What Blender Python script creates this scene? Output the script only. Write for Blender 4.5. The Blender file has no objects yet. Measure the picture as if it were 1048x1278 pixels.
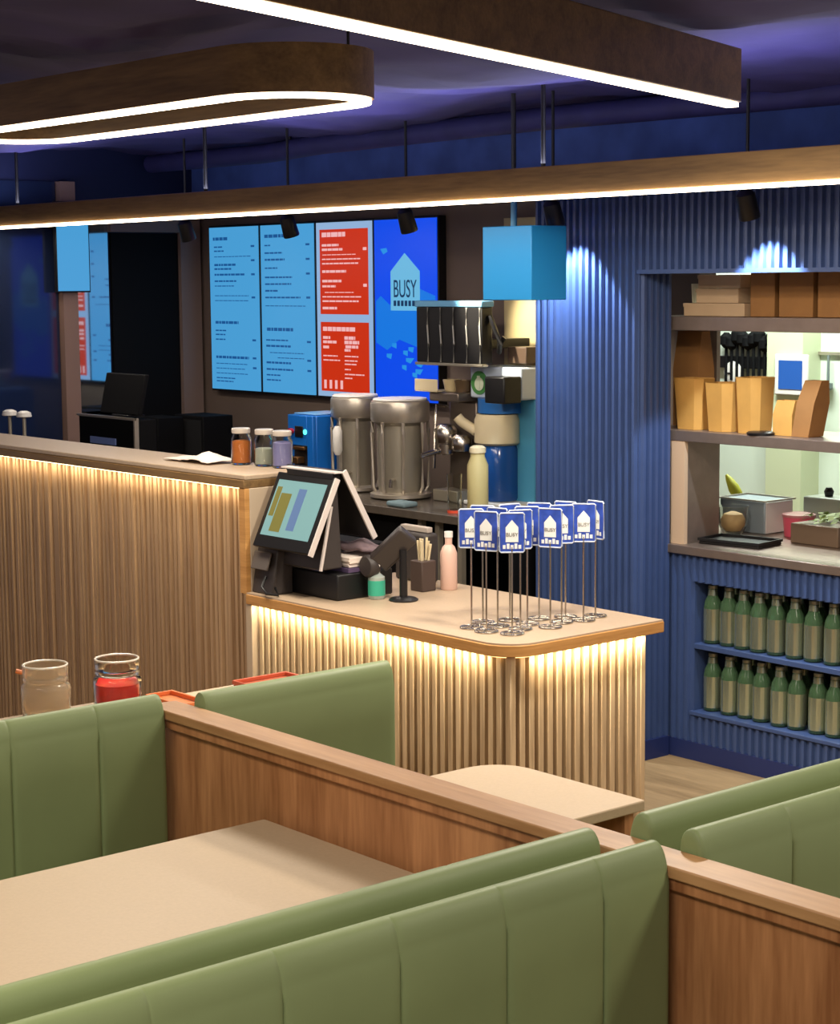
import bpy, bmesh, math, random
from mathutils import Vector, Matrix
random.seed(7)
S = bpy.context.scene
COL = S.collection
PI = math.pi

# ---------------------------------------------------------------- materials
def lin(c):
    return tuple(((v/255)/12.92 if v/255 <= .04045 else ((v/255+.055)/1.055)**2.4) for v in c)
MATS = {}
def mat(name, rgb, rough=.5, metal=0, emit=None, power=0, noise=0, nscale=30, bump=0, trans=0, spec=.5, ior=1.45, alpha=1):
    if name in MATS: return MATS[name]
    m = bpy.data.materials.new(name); m.use_nodes = True
    nt = m.node_tree; b = nt.nodes['Principled BSDF']
    c = lin(rgb)
    b.inputs['Base Color'].default_value = (*c, 1)
    b.inputs['Roughness'].default_value = rough
    b.inputs['Metallic'].default_value = metal
    b.inputs['Specular IOR Level'].default_value = spec
    b.inputs['IOR'].default_value = ior
    b.inputs['Transmission Weight'].default_value = trans
    b.inputs['Alpha'].default_value = alpha
    if emit:
        b.inputs['Emission Color'].default_value = (*lin(emit), 1)
        b.inputs['Emission Strength'].default_value = power
    if noise or bump:
        tc = nt.nodes.new('ShaderNodeTexCoord')
        n = nt.nodes.new('ShaderNodeTexNoise'); n.inputs['Scale'].default_value = nscale; n.inputs['Detail'].default_value = 4
        nt.links.new(tc.outputs['Object'], n.inputs['Vector'])
        if noise:
            r = nt.nodes.new('ShaderNodeValToRGB')
            r.color_ramp.elements[0].position = .3; r.color_ramp.elements[1].position = .7
            r.color_ramp.elements[0].color = (*[v*(1-noise) for v in c], 1)
            r.color_ramp.elements[1].color = (*[min(1, v*(1+noise)) for v in c], 1)
            nt.links.new(n.outputs['Fac'], r.inputs['Fac']); nt.links.new(r.outputs['Color'], b.inputs['Base Color'])
        if bump:
            bp = nt.nodes.new('ShaderNodeBump'); bp.inputs['Strength'].default_value = bump; bp.inputs['Distance'].default_value = .01
            nt.links.new(n.outputs['Fac'], bp.inputs['Height']); nt.links.new(bp.outputs['Normal'], b.inputs['Normal'])
    MATS[name] = m
    return m
def wood(name, dark, light, scale, rough=.45, fine=1.0):
    """grain: noise stretched along one axis (the small entry of scale)"""
    m = bpy.data.materials.new(name); m.use_nodes = True
    nt = m.node_tree; b = nt.nodes['Principled BSDF']; b.inputs['Roughness'].default_value = rough
    b.inputs['Specular IOR Level'].default_value = .35
    tc = nt.nodes.new('ShaderNodeTexCoord'); mp = nt.nodes.new('ShaderNodeMapping'); mp.inputs['Scale'].default_value = scale
    n1 = nt.nodes.new('ShaderNodeTexNoise'); n1.inputs['Scale'].default_value = 1; n1.inputs['Detail'].default_value = 6; n1.inputs['Distortion'].default_value = .6
    n2 = nt.nodes.new('ShaderNodeTexNoise'); n2.inputs['Scale'].default_value = 6*fine; n2.inputs['Detail'].default_value = 3
    nt.links.new(tc.outputs['Object'], mp.inputs['Vector'])
    for n in (n1, n2): nt.links.new(mp.outputs['Vector'], n.inputs['Vector'])
    mx = nt.nodes.new('ShaderNodeMath'); mx.operation = 'MULTIPLY_ADD'; mx.inputs[1].default_value = .35
    nt.links.new(n2.outputs['Fac'], mx.inputs[0])
    sc = nt.nodes.new('ShaderNodeMath'); sc.operation = 'MULTIPLY'; sc.inputs[1].default_value = .65
    nt.links.new(n1.outputs['Fac'], sc.inputs[0]); nt.links.new(sc.outputs[0], mx.inputs[2])
    r = nt.nodes.new('ShaderNodeValToRGB'); r.color_ramp.elements[0].position = .33; r.color_ramp.elements[1].position = .66
    r.color_ramp.elements[0].color = (*lin(dark), 1); r.color_ramp.elements[1].color = (*lin(light), 1)
    nt.links.new(mx.outputs[0], r.inputs['Fac']); nt.links.new(r.outputs['Color'], b.inputs['Base Color'])
    bp = nt.nodes.new('ShaderNodeBump'); bp.inputs['Strength'].default_value = .12; bp.inputs['Distance'].default_value = .004
    nt.links.new(mx.outputs[0], bp.inputs['Height']); nt.links.new(bp.outputs['Normal'], b.inputs['Normal'])
    MATS[name] = m
    return m

W_PANEL = wood('walnut_panel', (132, 84, 50), (186, 132, 88), (14, 14, 1.3))
W_CAP = wood('walnut_cap', (150, 108, 68), (180, 138, 94), (1.5, 16, 14))
W_OAK = wood('oak_slats', (156, 130, 98), (208, 182, 144), (18, 18, 1.2))
W_BARSLAT = wood('shaded_oak_slats', (142, 112, 84), (186, 154, 118), (30, 30, .9))  # oak toned darker where less light falls on the bar front
W_EDGE = wood('honey_edge', (172, 122, 66), (206, 154, 92), (2, 2, 30))
W_BEAM = wood('beam_wood', (96, 72, 44), (136, 106, 66), (1.5, 20, 20))
LAMINATE = mat('beige_laminate', (176, 154, 130), .45, noise=.05, nscale=120)
TABLE = mat('cream_tabletop', (182, 160, 132), .5, noise=.035, nscale=160)
GREEN = mat('green_leatherette', (124, 138, 94), .5, noise=.05, nscale=5, bump=.03, spec=.45)
PIPING = mat('green_seam', (84, 100, 60), .6)
PLINTH = mat('plinth_dark', (46, 38, 32), .6)
BLUE = mat('blue_paint', (60, 78, 120), .42, noise=.05, nscale=12)
BLUEDK = mat('blue_plinth', (32, 44, 92), .5)
STEEL = mat('brushed_steel', (200, 190, 176), .34, .75, noise=.08, nscale=18)
STEELDK = mat('dull_steel', (168, 160, 144), .4, .6)
CHROME = mat('chrome_wire', (190, 182, 172), .25, 1)
BLACK = mat('black_plastic', (20, 19, 20), .4)
BLACKM = mat('black_matte', (9, 9, 11), .75, spec=.2)
GREYDK = mat('dark_grey_plastic', (58, 52, 50), .5)
WHITE = mat('white_plastic', (226, 222, 216), .4)
CREAM = mat('cream_plastic', (214, 198, 162), .5)
KRAFT = mat('kraft_card', (184, 136, 66), .75, noise=.08, nscale=14)
KRAFTDK = mat('brown_kraft', (142, 98, 52), .8, noise=.08, nscale=14)
KRAFTPALE = mat('pale_card', (176, 148, 116), .8, noise=.05, nscale=10)
DRAWN = mat('shadow_niche', (18, 14, 12), .8)
MILKGLASS = mat('clouded_glass', (238, 222, 196), .12, trans=.84, ior=1.3)
GLASS = mat('clear_glass', (238, 238, 232), .05, trans=1, ior=1.3)
BOTTLE = mat('green_bottle_glass', (92, 126, 92), .06, trans=.5, ior=1.35)
LABEL = mat('pale_bottle_label', (178, 188, 164), .2, .8)
LEDWARM = mat('led_warm', (255, 236, 190), .5, emit=(255, 214, 140), power=3)
LEDWHITE = mat('led_white', (255, 246, 232), .5, emit=(255, 236, 208), power=9)
CYAN = mat('screen_cyan', (20, 30, 40), .3, emit=(74, 160, 216), power=.95)
CYANTXT = mat('screen_text_blue', (10, 20, 40), .4, emit=(28, 92, 158), power=.8)
RED = mat('screen_red', (40, 10, 5), .3, emit=(204, 48, 14), power=.95)
REDTXT = mat('screen_text_pink', (60, 40, 40), .3, emit=(250, 190, 190), power=.9)
SCRBLUE = mat('screen_blue', (5, 10, 40), .3, emit=(6, 74, 232), power=1.0)
SCRLOGO = mat('screen_logo_pale', (20, 30, 40), .3, emit=(108, 186, 226), power=.95)
SCRMID = mat('screen_midblue', (5, 10, 40), .3, emit=(20, 124, 232), power=.9)
TXTDARK = mat('screen_letter_navy', (5, 10, 30), .3, emit=(22, 62, 104), power=.7)

# ---------------------------------------------------------------- mesh builder
class MB:
    def __init__(s): s.v = []; s.f = []
    def add(s, vs, fs):
        o = len(s.v); s.v += [tuple(v) for v in vs]; s.f += [tuple(i+o for i in f) for f in fs]; return s
    def box(s, x0, x1, y0, y1, z0, z1):
        return s.add([(x0,y0,z0),(x1,y0,z0),(x1,y1,z0),(x0,y1,z0),(x0,y0,z1),(x1,y0,z1),(x1,y1,z1),(x0,y1,z1)],
                     [(3,2,1,0),(4,5,6,7),(0,1,5,4),(1,2,6,5),(2,3,7,6),(3,0,4,7)])
    def obox(s, c, ax, ay, az):
        """box centred on c with half-axis vectors"""
        c, ax, ay, az = map(Vector, (c, ax, ay, az)); vs = []
        for k in (-1, 1):
            for i, j in ((-1,-1),(1,-1),(1,1),(-1,1)): vs.append(c+ax*i+ay*j+az*k)
        return s.add(vs, [(3,2,1,0),(4,5,6,7),(0,1,5,4),(1,2,6,5),(2,3,7,6),(3,0,4,7)])
    def prism(s, poly, z0, z1):
        n = len(poly)
        s.add([(x,y,z0) for x,y in poly]+[(x,y,z1) for x,y in poly],
              [tuple(range(n-1,-1,-1)), tuple(range(n,2*n))]+[(i,(i+1)%n,n+(i+1)%n,n+i) for i in range(n)])
        return s
    def lathe(s, prof, c=(0,0,0), n=24, axis='z'):
        """prof: list of (r, h); open profile; ends closed when r>0"""
        cx, cy, cz = c; vs = []; fs = []
        for r, h in prof:
            for i in range(n):
                a = 2*PI*i/n; p = (r*math.cos(a), r*math.sin(a), h)
                if axis == 'y': p = (p[0], p[2], -p[1])
                if axis == 'x': p = (p[2], p[0], p[1])
                vs.append((cx+p[0], cy+p[1], cz+p[2]))
        for k in range(len(prof)-1):
            for i in range(n):
                j = (i+1) % n; fs.append((k*n+i, k*n+j, (k+1)*n+j, (k+1)*n+i))
        fs.append(tuple(range(n-1,-1,-1))); L = (len(prof)-1)*n; fs.append(tuple(range(L, L+n)))
        return s.add(vs, fs)
    def tube(s, pts, r, n=8, closed=False):
        pts = [Vector(p) for p in pts]; m = len(pts); vs = []; fs = []
        up = Vector((0,0,1))
        for k, p in enumerate(pts):
            a = pts[(k-1) % m] if (closed or k > 0) else p
            b = pts[(k+1) % m] if (closed or k < m-1) else p
            t = (b-a).normalized()
            u = t.cross(up)
            if u.length < 1e-3: u = t.cross(Vector((1,0,0)))
            u.normalize(); w = u.cross(t)
            for i in range(n):
                q = 2*PI*i/n; vs.append(p+u*(r*math.cos(q))+w*(r*math.sin(q)))
        for k in range(m if closed else m-1):
            for i in range(n):
                j = (i+1) % n; k2 = (k+1) % m
                fs.append((k*n+i, k*n+j, k2*n+j, k2*n+i))
        if not closed: fs += [tuple(range(n-1,-1,-1)), tuple(range((m-1)*n, m*n))]
        return s.add(vs, fs)
    def rail(s, pts, w, h, closed=True):
        """flat band following a path in plan: width w, height h downward-to-up from z of pts"""
        m = len(pts); vs = []; fs = []
        for k, p in enumerate(pts):
            a = Vector(pts[(k-1) % m] if (closed or k > 0) else p); b = Vector(pts[(k+1) % m] if (closed or k < m-1) else p)
            t = (b-a); t.z = 0; t.normalize(); u = Vector((-t.y, t.x, 0))*(w/2); p = Vector(p)
            vs += [p-u, p+u, p+u+Vector((0,0,h)), p-u+Vector((0,0,h))]
        for k in range(m if closed else m-1):
            k2 = (k+1) % m
            for i in range(4): fs.append((k*4+i, k2*4+i, k2*4+(i+1) % 4, k*4+(i+1) % 4))
        if not closed: fs += [(0,1,2,3), ((m-1)*4+3, (m-1)*4+2, (m-1)*4+1, (m-1)*4)]
        return s.add(vs, fs)
    def grid(s, rows):
        n = len(rows[0]); vs = [p for r in rows for p in r]
        return s.add(vs, [(k*n+i, k*n+i+1, (k+1)*n+i+1, (k+1)*n+i) for k in range(len(rows)-1) for i in range(n-1)])
    def xf(s, M):
        s.v = [tuple(M @ Vector(v)) for v in s.v]; return s

def obj(name, mb, m, parent=None, bevel=0, label=None, world=False, sharp=38, segs=2):
    me = bpy.data.meshes.new(name)
    v = mb.v
    if parent is not None and world:
        l = parent.location; v = [(a-l[0], b-l[1], c-l[2]) for a, b, c in v]
        if parent.parent is not None:
            l = parent.parent.location; v = [(a-l[0], b-l[1], c-l[2]) for a, b, c in v]
    me.from_pydata(v, [], mb.f); me.validate()
    bm = bmesh.new(); bm.from_mesh(me); bmesh.ops.recalc_face_normals(bm, faces=bm.faces); bm.to_mesh(me); bm.free()
    me.shade_smooth(); me.set_sharp_from_angle(angle=math.radians(sharp))
    me.materials.append(m)
    o = bpy.data.objects.new(name, me); COL.objects.link(o)
    if parent is not None: o.parent = parent
    if bevel:
        b = o.modifiers.new('bevel', 'BEVEL'); b.width = bevel; b.segments = segs; b.limit_method = 'ANGLE'; b.angle_limit = math.radians(40)
    if label: o['label'] = label
    return o
def thing(name, label, cat, loc=(0,0,0), rz=0, group=None):
    o = bpy.data.objects.new(name, None); o.empty_display_size = .05; COL.objects.link(o)
    o.location = loc; o.rotation_euler = (0, 0, rz); o['label'] = label; o['category'] = cat
    if group: o['group'] = group
    return o
def tag(o, label, cat, group=None):
    o['label'] = label; o['category'] = cat
    if group: o['group'] = group
    return o
def struct(name, mb, m, parent=None, bevel=0, label=None):
    o = obj(name, mb, m, parent, bevel)
    o['kind'] = 'structure'
    if label: o['label'] = label
    return o
def dup(root, loc, rz=0, label=None, group=None):
    r = root.copy(); COL.objects.link(r); r.location = loc; r.rotation_euler = (0, 0, rz)
    if label: r['label'] = label
    if group: r['group'] = group
    for ch in list(root.children):
        c = ch.copy(); COL.objects.link(c); c.parent = r
        for g in list(ch.children):
            d = g.copy(); COL.objects.link(d); d.parent = c
    return r
def text_mesh(body, size, M, ext=.0008):
    cu = bpy.data.curves.new('lettering', 'FONT'); cu.body = body; cu.size = size; cu.extrude = ext; cu.align_x = 'CENTER'; cu.align_y = 'CENTER'
    o = bpy.data.objects.new('lettering', cu); COL.objects.link(o)
    dg = bpy.context.evaluated_depsgraph_get()
    me = bpy.data.meshes.new_from_object(o.evaluated_get(dg))
    mb = MB(); mb.add([tuple(M @ v.co) for v in me.vertices], [tuple(p.vertices) for p in me.polygons])
    bpy.data.objects.remove(o); bpy.data.curves.remove(cu); bpy.data.meshes.remove(me)
    return mb
FRONT = lambda x, y, z: Matrix.Translation((x, y, z)) @ Matrix.Rotation(PI/2, 4, 'X')      # lettering facing -Y

# ---------------------------------------------------------------- camera
f, yaw, pitch, roll = 2361.9, math.radians(139.869), math.radians(6.992), math.radians(.49)
F = Vector((math.cos(yaw)*math.cos(pitch), math.sin(yaw)*math.cos(pitch), -math.sin(pitch)))
r0 = Vector((math.sin(yaw), -math.cos(yaw), 0)); d0 = F.cross(r0)
RR = r0*math.cos(roll)+d0*math.sin(roll); DD = -r0*math.sin(roll)+d0*math.cos(roll)
cam = bpy.data.cameras.new('camera'); co = bpy.data.objects.new('camera', cam); COL.objects.link(co)
cam.sensor_fit = 'HORIZONTAL'; cam.sensor_width = 36; cam.lens = f/1048*36; cam.clip_start = .02
co.matrix_world = Matrix(((RR.x, -DD.x, -F.x, 0), (RR.y, -DD.y, -F.y, 0), (RR.z, -DD.z, -F.z, 1.8), (0, 0, 0, 1)))
S.camera = co

# ---------------------------------------------------------------- setting
FLOORM = wood('floor_planks', (124, 100, 68), (160, 132, 94), (1.2, 9, 9), .5)
struct('floor', MB().box(-9.2, 2.2, -1.6, 8, -.06, 0), FLOORM)
CEILM = mat('purple_black_ceiling', (50, 44, 96), .85, noise=.35, nscale=2.2, bump=.6)
cm = MB()
nx, ny = 90, 76
rows = []
for j in range(ny+1):
    y = -1.6+j*(7.3/ny); row = []
    for i in range(nx+1):
        x = -9.2+i*(11.4/nx)
        z = 2.46+.018*math.sin(x*3.1+1.7*math.sin(y*2.3))+.02*math.sin(y*4.7+x*1.9)+random.uniform(-.012, .012)
        row.append((x, y, z))
    rows.append(row)
cm.grid(rows); cm.box(-9.2, 2.2, -1.6, 5.7, 2.53, 2.6)
struct('ceiling', cm, CEILM, label='dark purple sprayed uneven ceiling')
WALLM = mat('taupe_wall', (112, 96, 86), .7, noise=.06, nscale=3)
struct('wall_back', MB().box(-8.56, -4.97, 5.62, 5.72, 0, 2.6), WALLM)
UPB = mat('blue_lit_upper_wall', (72, 100, 180), .7, noise=.3, nscale=4, bump=.4)  # blue light on the upper wall is put into this paint
struct('trim_1', MB().box(-8.46, -2.9, 5.585, 5.62, 2.2, 2.47), UPB, label='blue band at the top of the back wall, with blue light in its colour')
struct('wall_bulkhead', MB().box(-4.97, -2.9, 5.62, 5.72, 2.15, 2.6), UPB, label='blue wall above the kitchen pass, with blue light in its colour')
BEIGE = mat('beige_wall', (196, 178, 132), .6, noise=.04, nscale=4)
struct('trim_2', MB().box(-6.06, -5.35, 5.595, 5.62, .85, 2.06), BEIGE, label='beige wall facing beside the slatted pillar')
# blue slatted pillar and header over the pass
def slats_x(mb, x0, x1, yface, z0, z1, pitch=.035, w=.02, d=.014):
    n = int(round((x1-x0)/pitch)); p = (x1-x0)/n
    for i in range(n):
        c = x0+(i+.5)*p
        mb.add([(c-w/2,yface,z0),(c-w*.3,yface-d,z0),(c+w*.3,yface-d,z0),(c+w/2,yface,z0),(c-w/2,yface,z1),(c-w*.3,yface-d,z1),(c+w*.3,yface-d,z1),(c+w/2,yface,z1)],
               [(0,1,5,4),(1,2,6,5),(2,3,7,6),(0,3,2,1),(4,5,6,7),(3,0,4,7)])
def slats_y(mb, y0, y1, xface, z0, z1, pitch=.035, w=.02, d=.014):
    n = int(round((y1-y0)/pitch)); p = (y1-y0)/n
    for i in range(n):
        c = y0+(i+.5)*p
        mb.add([(xface,c-w/2,z0),(xface+d,c-w*.3,z0),(xface+d,c+w*.3,z0),(xface,c+w/2,z0),(xface,c-w/2,z1),(xface+d,c-w*.3,z1),(xface+d,c+w*.3,z1),(xface,c+w/2,z1)],
               [(0,1,5,4),(1,2,6,5),(2,3,7,6),(0,3,2,1),(4,5,6,7),(3,0,4,7)])
pil = MB().box(-5.335, -4.79, 5.094, 5.26, 0, 2.15)
slats_x(pil, -5.335, -4.79, 5.094, .0, 2.15)
slats_y(pil, 5.094, 5.26, -4.79, .07, 1.83, .034)
struct('wall_right', pil, BLUE, label='blue slatted pillar beside the kitchen pass')
hd = MB().box(-4.79, -2.9, 5.094, 5.26, 1.83, 2.15)
slats_x(hd, -4.79, -2.9, 5.094, 1.83, 2.15)
hd.box(-5.335, -2.9, 5.10, 5.62, 2.15, 2.17)
hd.box(-4.79, -2.9, 5.078, 5.26, 1.815, 1.83)
struct('wall_header', hd, BLUE, label='blue slatted header above the kitchen pass')
struct('baseboard_pillar', MB().box(-4.792, -4.768, 5.07, 5.245, 0, .075).box(-5.34, -4.768, 5.06, 5.094, 0, .075), BLUEDK)
KWALL = mat('kitchen_wall', (220, 232, 216), .35, noise=.02, nscale=3)
struct('wall_kitchen', MB().box(-8.5, -2.4, 7.5, 7.6, 0, 2.6), KWALL)
struct('wall_pier', MB().box(-6.06, -5.84, 7.36, 7.5, 0, 2.6), mat('kitchen_pier', (206, 214, 178), .4), label='pale green pier on the kitchen wall')
struct('ceiling_kitchen', MB().box(-8.5, -2.4, 5.7, 7.6, 2.6, 2.66), mat('kitchen_ceiling', (220, 220, 214), .7))
# left wall with dark reflecting glass, post and black door
LW = -8.46
struct('wall_left', MB().box(LW-.12, LW, 3.2, 5.72, 0, 2.6), mat('navy_wall', (22, 30, 66), .5))
win = MB().box(LW, LW+.012, 3.3, 4.765, .95, 2.3)
struct('window_1', win, mat('dark_blue_glass', (40, 52, 84), .06, .4, spec=1.0), label='dark blue reflecting glass pane at far left')
struct('window_2', MB().box(LW, LW+.012, 4.862, 5.06, .95, 2.12), mat('mirror_glass', (196, 214, 226), .04, 1), label='narrow mirror pane reflecting the menu screens')
struct('trim_3', MB().box(LW, LW+.05, 4.775, 4.858, 0, 2.3), mat('taupe_post', (140, 112, 100), .6), label='taupe post between the two glass panes')
struct('door_1', MB().box(LW, LW+.02, 5.075, 5.475, 0, 2.05), BLACKM, label='black door leaf in the left wall')
struct('trim_4', MB().box(LW, LW+.045, 5.478, 5.6, 0, 2.13).box(LW, LW+.045, 5.06, 5.478, 2.055, 2.13), mat('taupe_frame', (132, 112, 104), .6), label='taupe frame around the black door')

# ---------------------------------------------------------------- high bar counter
bar = thing('bar_counter', 'tall slat-fronted bar counter with glowing strip under its beige top, left of the till', 'bar counter', (-6.8, 3.6, 0))
obj('countertop', MB().box(-9.1, -4.99, 3.472, 3.742, 1.165, 1.181), LAMINATE, bar, .003, world=True)
obj('edge_band', MB().box(-9.1, -4.99, 3.466, 3.742, 1.138, 1.1645), W_BEAM, bar, .002, world=True, label='brown wooden edge under the top')
sl = MB().box(-9.1, -5.025, 3.535, 3.60, 0, 1.138)
n = int(4.07/.03)
for i in range(n):
    x = -9.095+i*.03; x += random.uniform(-.005, .005); sl.box(x, x+random.uniform(.011, .021), 3.515+random.uniform(0, .008), 3.535, 0, 1.136)
obj('slat_front', sl, W_BARSLAT, bar, world=True)
obj('led_strip', MB().box(-9.1, -5.03, 3.50, 3.507, 1.131, 1.1375), LEDWARM, bar, world=True, label='warm glowing light strip')
obj('end_panel', MB().box(-5.022, -4.988, 3.487, 3.742, 0, 1.1375), mat('putty_laminate', (184, 164, 140), .5), bar, .002, world=True, label='putty coloured end panel')
obj('end_edge', MB().box(-5.022, -4.987, 3.468, 3.486, .795, 1.1375), W_EDGE, bar, .001, world=True, label='honey coloured upright edge')
obj('back_shelf', MB().box(-8.4, -5.03, 3.745, 4.1, .86, .9), BLACKM, bar, world=True)

# ---------------------------------------------------------------- low service counter
cnt = thing('service_counter', 'low till counter with rounded beige top and glowing oak slat front', 'counter', (-4.4, 3.8, 0))
def counter_poly(off, rad=.11, x0=-4.985, x1=-3.735, y0=3.462, y1=4.085):
    x1 -= off; y0 += off; pts = [(x0, y1), (x0, y0)]
    r = max(rad-off, .02)
    for k in range(13):
        a = -PI/2+PI/2*k/12; pts.append((x1-r+r*math.cos(a), y0+r+r*math.sin(a)))
    pts.append((x1, y1)); return pts
obj('edge_band', MB().prism(counter_poly(0), .764, .796), W_EDGE, cnt, .002, world=True, label='honey coloured wooden edge')
obj('worktop', MB().prism(counter_poly(.004), .7962, .801), LAMINATE, cnt, world=True)
core = MB().box(-4.985, -3.80, 3.525, 4.045, 0, .764)
obj('carcass', core, mat('counter_carcass', (120, 92, 62), .7), cnt, world=True)
sf = MB()
n = 34
for i in range(n):
    x = -4.972+i*.0345; sf.box(x, x+.02, 3.503, 3.525, 0, .764)
n = int(.54/.036)
for i in range(n):
    y = 3.507+i*.036; sf.box(-3.80, -3.777, y, y+.021, 0, .764)
sf.box(-3.80, -3.775, 4.03, 4.05, 0, .764)
obj('slat_front', sf, W_OAK, cnt, .002, world=True, segs=1)
led = MB().box(-4.98, -3.85, 3.488, 3.495, .757, .7635).box(-3.769, -3.762, 3.58, 4.02, .757, .7635)
arc = [(-3.845+.079*math.cos(a), 3.572+.079*math.sin(a), .757) for a in [-PI/2+PI/2*k/10 for k in range(11)]]
led.rail(arc, .007, .0065, closed=False)
obj('led_strip', led, LEDWARM, cnt, world=True, label='warm glowing light strip')

# ---------------------------------------------------------------- booth divider
dv = thing('booth_divider', 'long low walnut partition with flat cap running between the green booths', 'partition', (-2, 2.16, 0))
obj('panel', MB().box(-3.40, 0, 2.135, 2.178, 0, .868), W_PANEL, dv, world=True)
obj('cap', MB().prism([(-3.42, 2.187), (-3.425, 2.15), (-3.40, 2.112), (.02, 2.112), (.02, 2.187)], .88, .9), W_CAP, dv, .003, world=True, label='paler flat cap')
obj('moulding', MB().box(-3.41, .01, 2.121, 2.182, .858, .8798), W_PANEL, dv, .003, world=True)

# ---------------------------------------------------------------- booth benches
def bench(label, xf, face, y0, y1, ztop, seams, seat=True):
    """face=+1: sitter faces +X with the cushion front at x=xf; face=-1 mirrored"""
    t = thing('booth_bench', label, 'bench', (xf, (y0+y1)/2, 0), 0, None)
    T = .05; R = .022; E = .007
    prof = [(0, .40), (0, .55), (0, .70), (0, .80), (0, ztop-.06)]
    for k in range(1, 9):
        a = PI/2*k/8; prof.append((-R*1.2*(1-math.cos(a)), ztop-.06+.06*math.sin(a)))
    for k in range(1, 7):
        a = PI/2*k/6; prof.append((-T+R*.8*(1-math.sin(a)) if False else -R*1.2-(T-R*1.2)*math.sin(a), ztop-.03*(1-math.cos(a))))
    prof += [(-T, .7), (-T, .4)]
    us = []
    edges = [y0]+[s for s in seams if y0+.03 < s < y1-.03]+[y1]
    for a, b in zip(edges[:-1], edges[1:]):
        for q in (0, .008, .02, .045, .09, .2, .5, .8, .91, .955, .98, .992): us.append((a+(b-a)*q, q))
    us.append((y1, 1))
    rows = []
    for y, q in us:
        e = min(y-y0, y1-y); end = 1 if e > E else math.sqrt(max(0, 1-((E-e)/E)**2))
        puff = .006*(1-abs(2*q-1)**26)
        row = []
        for x, z in prof:
            xx = -T/2+(x+T/2)*(.78+.22*end); zz = z if z < ztop-.07 else z-(1-end)*.014
            if x > -.03: xx += puff*(0 if z <= .42 else 1 if z < ztop-.055 else .35)*end
            row.append((xf+face*(xx), y, zz))
        rows.append(row)
    m = MB().grid(rows)
    n = len(prof); m.f.append(tuple(range(n))); L = (len(rows)-1)*n; m.f.append(tuple(range(L+n-1, L-1, -1)))
    m.f += [(k*n, (k+1)*n, (k+1)*n+n-1, k*n+n-1) for k in range(len(rows)-1)]
    obj('backrest', m, GREEN, t, world=True, sharp=50)
    c0, c1 = sorted((xf+face*.012, xf+face*.36))
    sm = MB(); sm.box(c0, c1, y0+.01, y1-.01, .36, .47)
    obj('seat_cushion', sm, GREEN, t, .025, world=True, segs=4)
    b0, b1 = sorted((xf-face*.045, xf+face*.33))
    obj('base', MB().box(b0, b1, y0+.02, y1-.02, 0, .36), W_PANEL, t, world=True)
    return t
SE = sorted(2.12-.15-.197*k for k in range(9))
bench('green channelled booth back at far left, beside the table with two glass jars', -3.345, 1, .55, 2.112, .934, sorted(1.949-.2*k for k in range(7)))
bench('short green booth back against the far side of the partition, left of the till counter', -3.31, 1, 2.19, 2.712, .93, [])
bench('green booth bench whose rounded top edges the big cream table in front', -2.07, -1, .3, 2.07, .943, SE)
bench('nearest green channelled booth back across the bottom of the view', -1.92, 1, .3, 2.116, .936, SE)
bench('green booth bench behind the partition at right, farther of the two', -2.078, -1, 2.19, 2.95, .94, [2.41, 2.6, 2.8])
bench('green booth bench behind the partition at right, nearer of the two', -1.918, 1, 2.19, 2.95, .937, [2.41, 2.6, 2.8])
infill = thing('bench_infill', 'flat walnut strip filling the gap between the nearest back-to-back green benches', 'wood strip', (-1.997, 1.2, 0))
obj('strip', MB().box(-2.009, -1.985, .3, 2.105, 0, .865), W_CAP, infill, world=True)
infill2 = thing('bench_infill', 'flat walnut strip between the back-to-back green benches at right beyond the partition', 'wood strip', (-1.99, 2.6, 0))
obj('strip', MB().box(-2.009, -1.971, 2.2, 2.94, 0, .865), W_CAP, infill2, world=True)

# ---------------------------------------------------------------- tables
def table(label, x0, x1, y0, y1, rnd=(), z=.74, rad=.05):
    t = thing('dining_table', label, 'table', ((x0+x1)/2, (y0+y1)/2, 0))
    pts = []
    for (cx, cy, a0, k) in ((x0, y0, PI, 'sw'), (x1, y0, 1.5*PI, 'se'), (x1, y1, 0, 'ne'), (x0, y1, .5*PI, 'nw')):
        r = rad if k in rnd else .008
        ox = cx+r if cx == x0 else cx-r; oy = cy+r if cy == y0 else cy-r
        for q in range(9):
            a = a0+PI/2*q/8; pts.append((ox+r*math.cos(a), oy+r*math.sin(a)))
    obj('tabletop', MB().prism(pts, z-.022, z), TABLE, t, .003, world=True)
    cx, cy = (x0+x1)/2, (y0+y1)/2
    obj('leg', MB().lathe([(.03, .02), (.03, z-.03), (.09, z-.023)], (cx, cy, 0), 20), BLACK, t, world=True, label='black column')
    obj('foot', MB().lathe([(.2, 0), (.2, .012), (.05, .022)], (cx, cy, 0), 28), BLACK, t, world=True)
    return t
table('big cream booth table in the foreground at left', -3.0, -2.4, .75, 2.118)
st_tab = table('small rounded cream table between the partition and the till counter', -3.03, -2.588, 2.2, 2.78, ('nw',), rad=.10)
obj('end_panel', MB().box(-2.97, -2.605, 2.735, 2.76, .02, .717), W_PANEL, st_tab, world=True, label='walnut end panel')
table('cream table behind the far left booth back, carrying two glass jars', -4.15, -3.7, 1.5, 2.478)
table('cream table behind the short green booth back, carrying orange trays', -4.085, -3.66, 2.5, 2.95)

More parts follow.
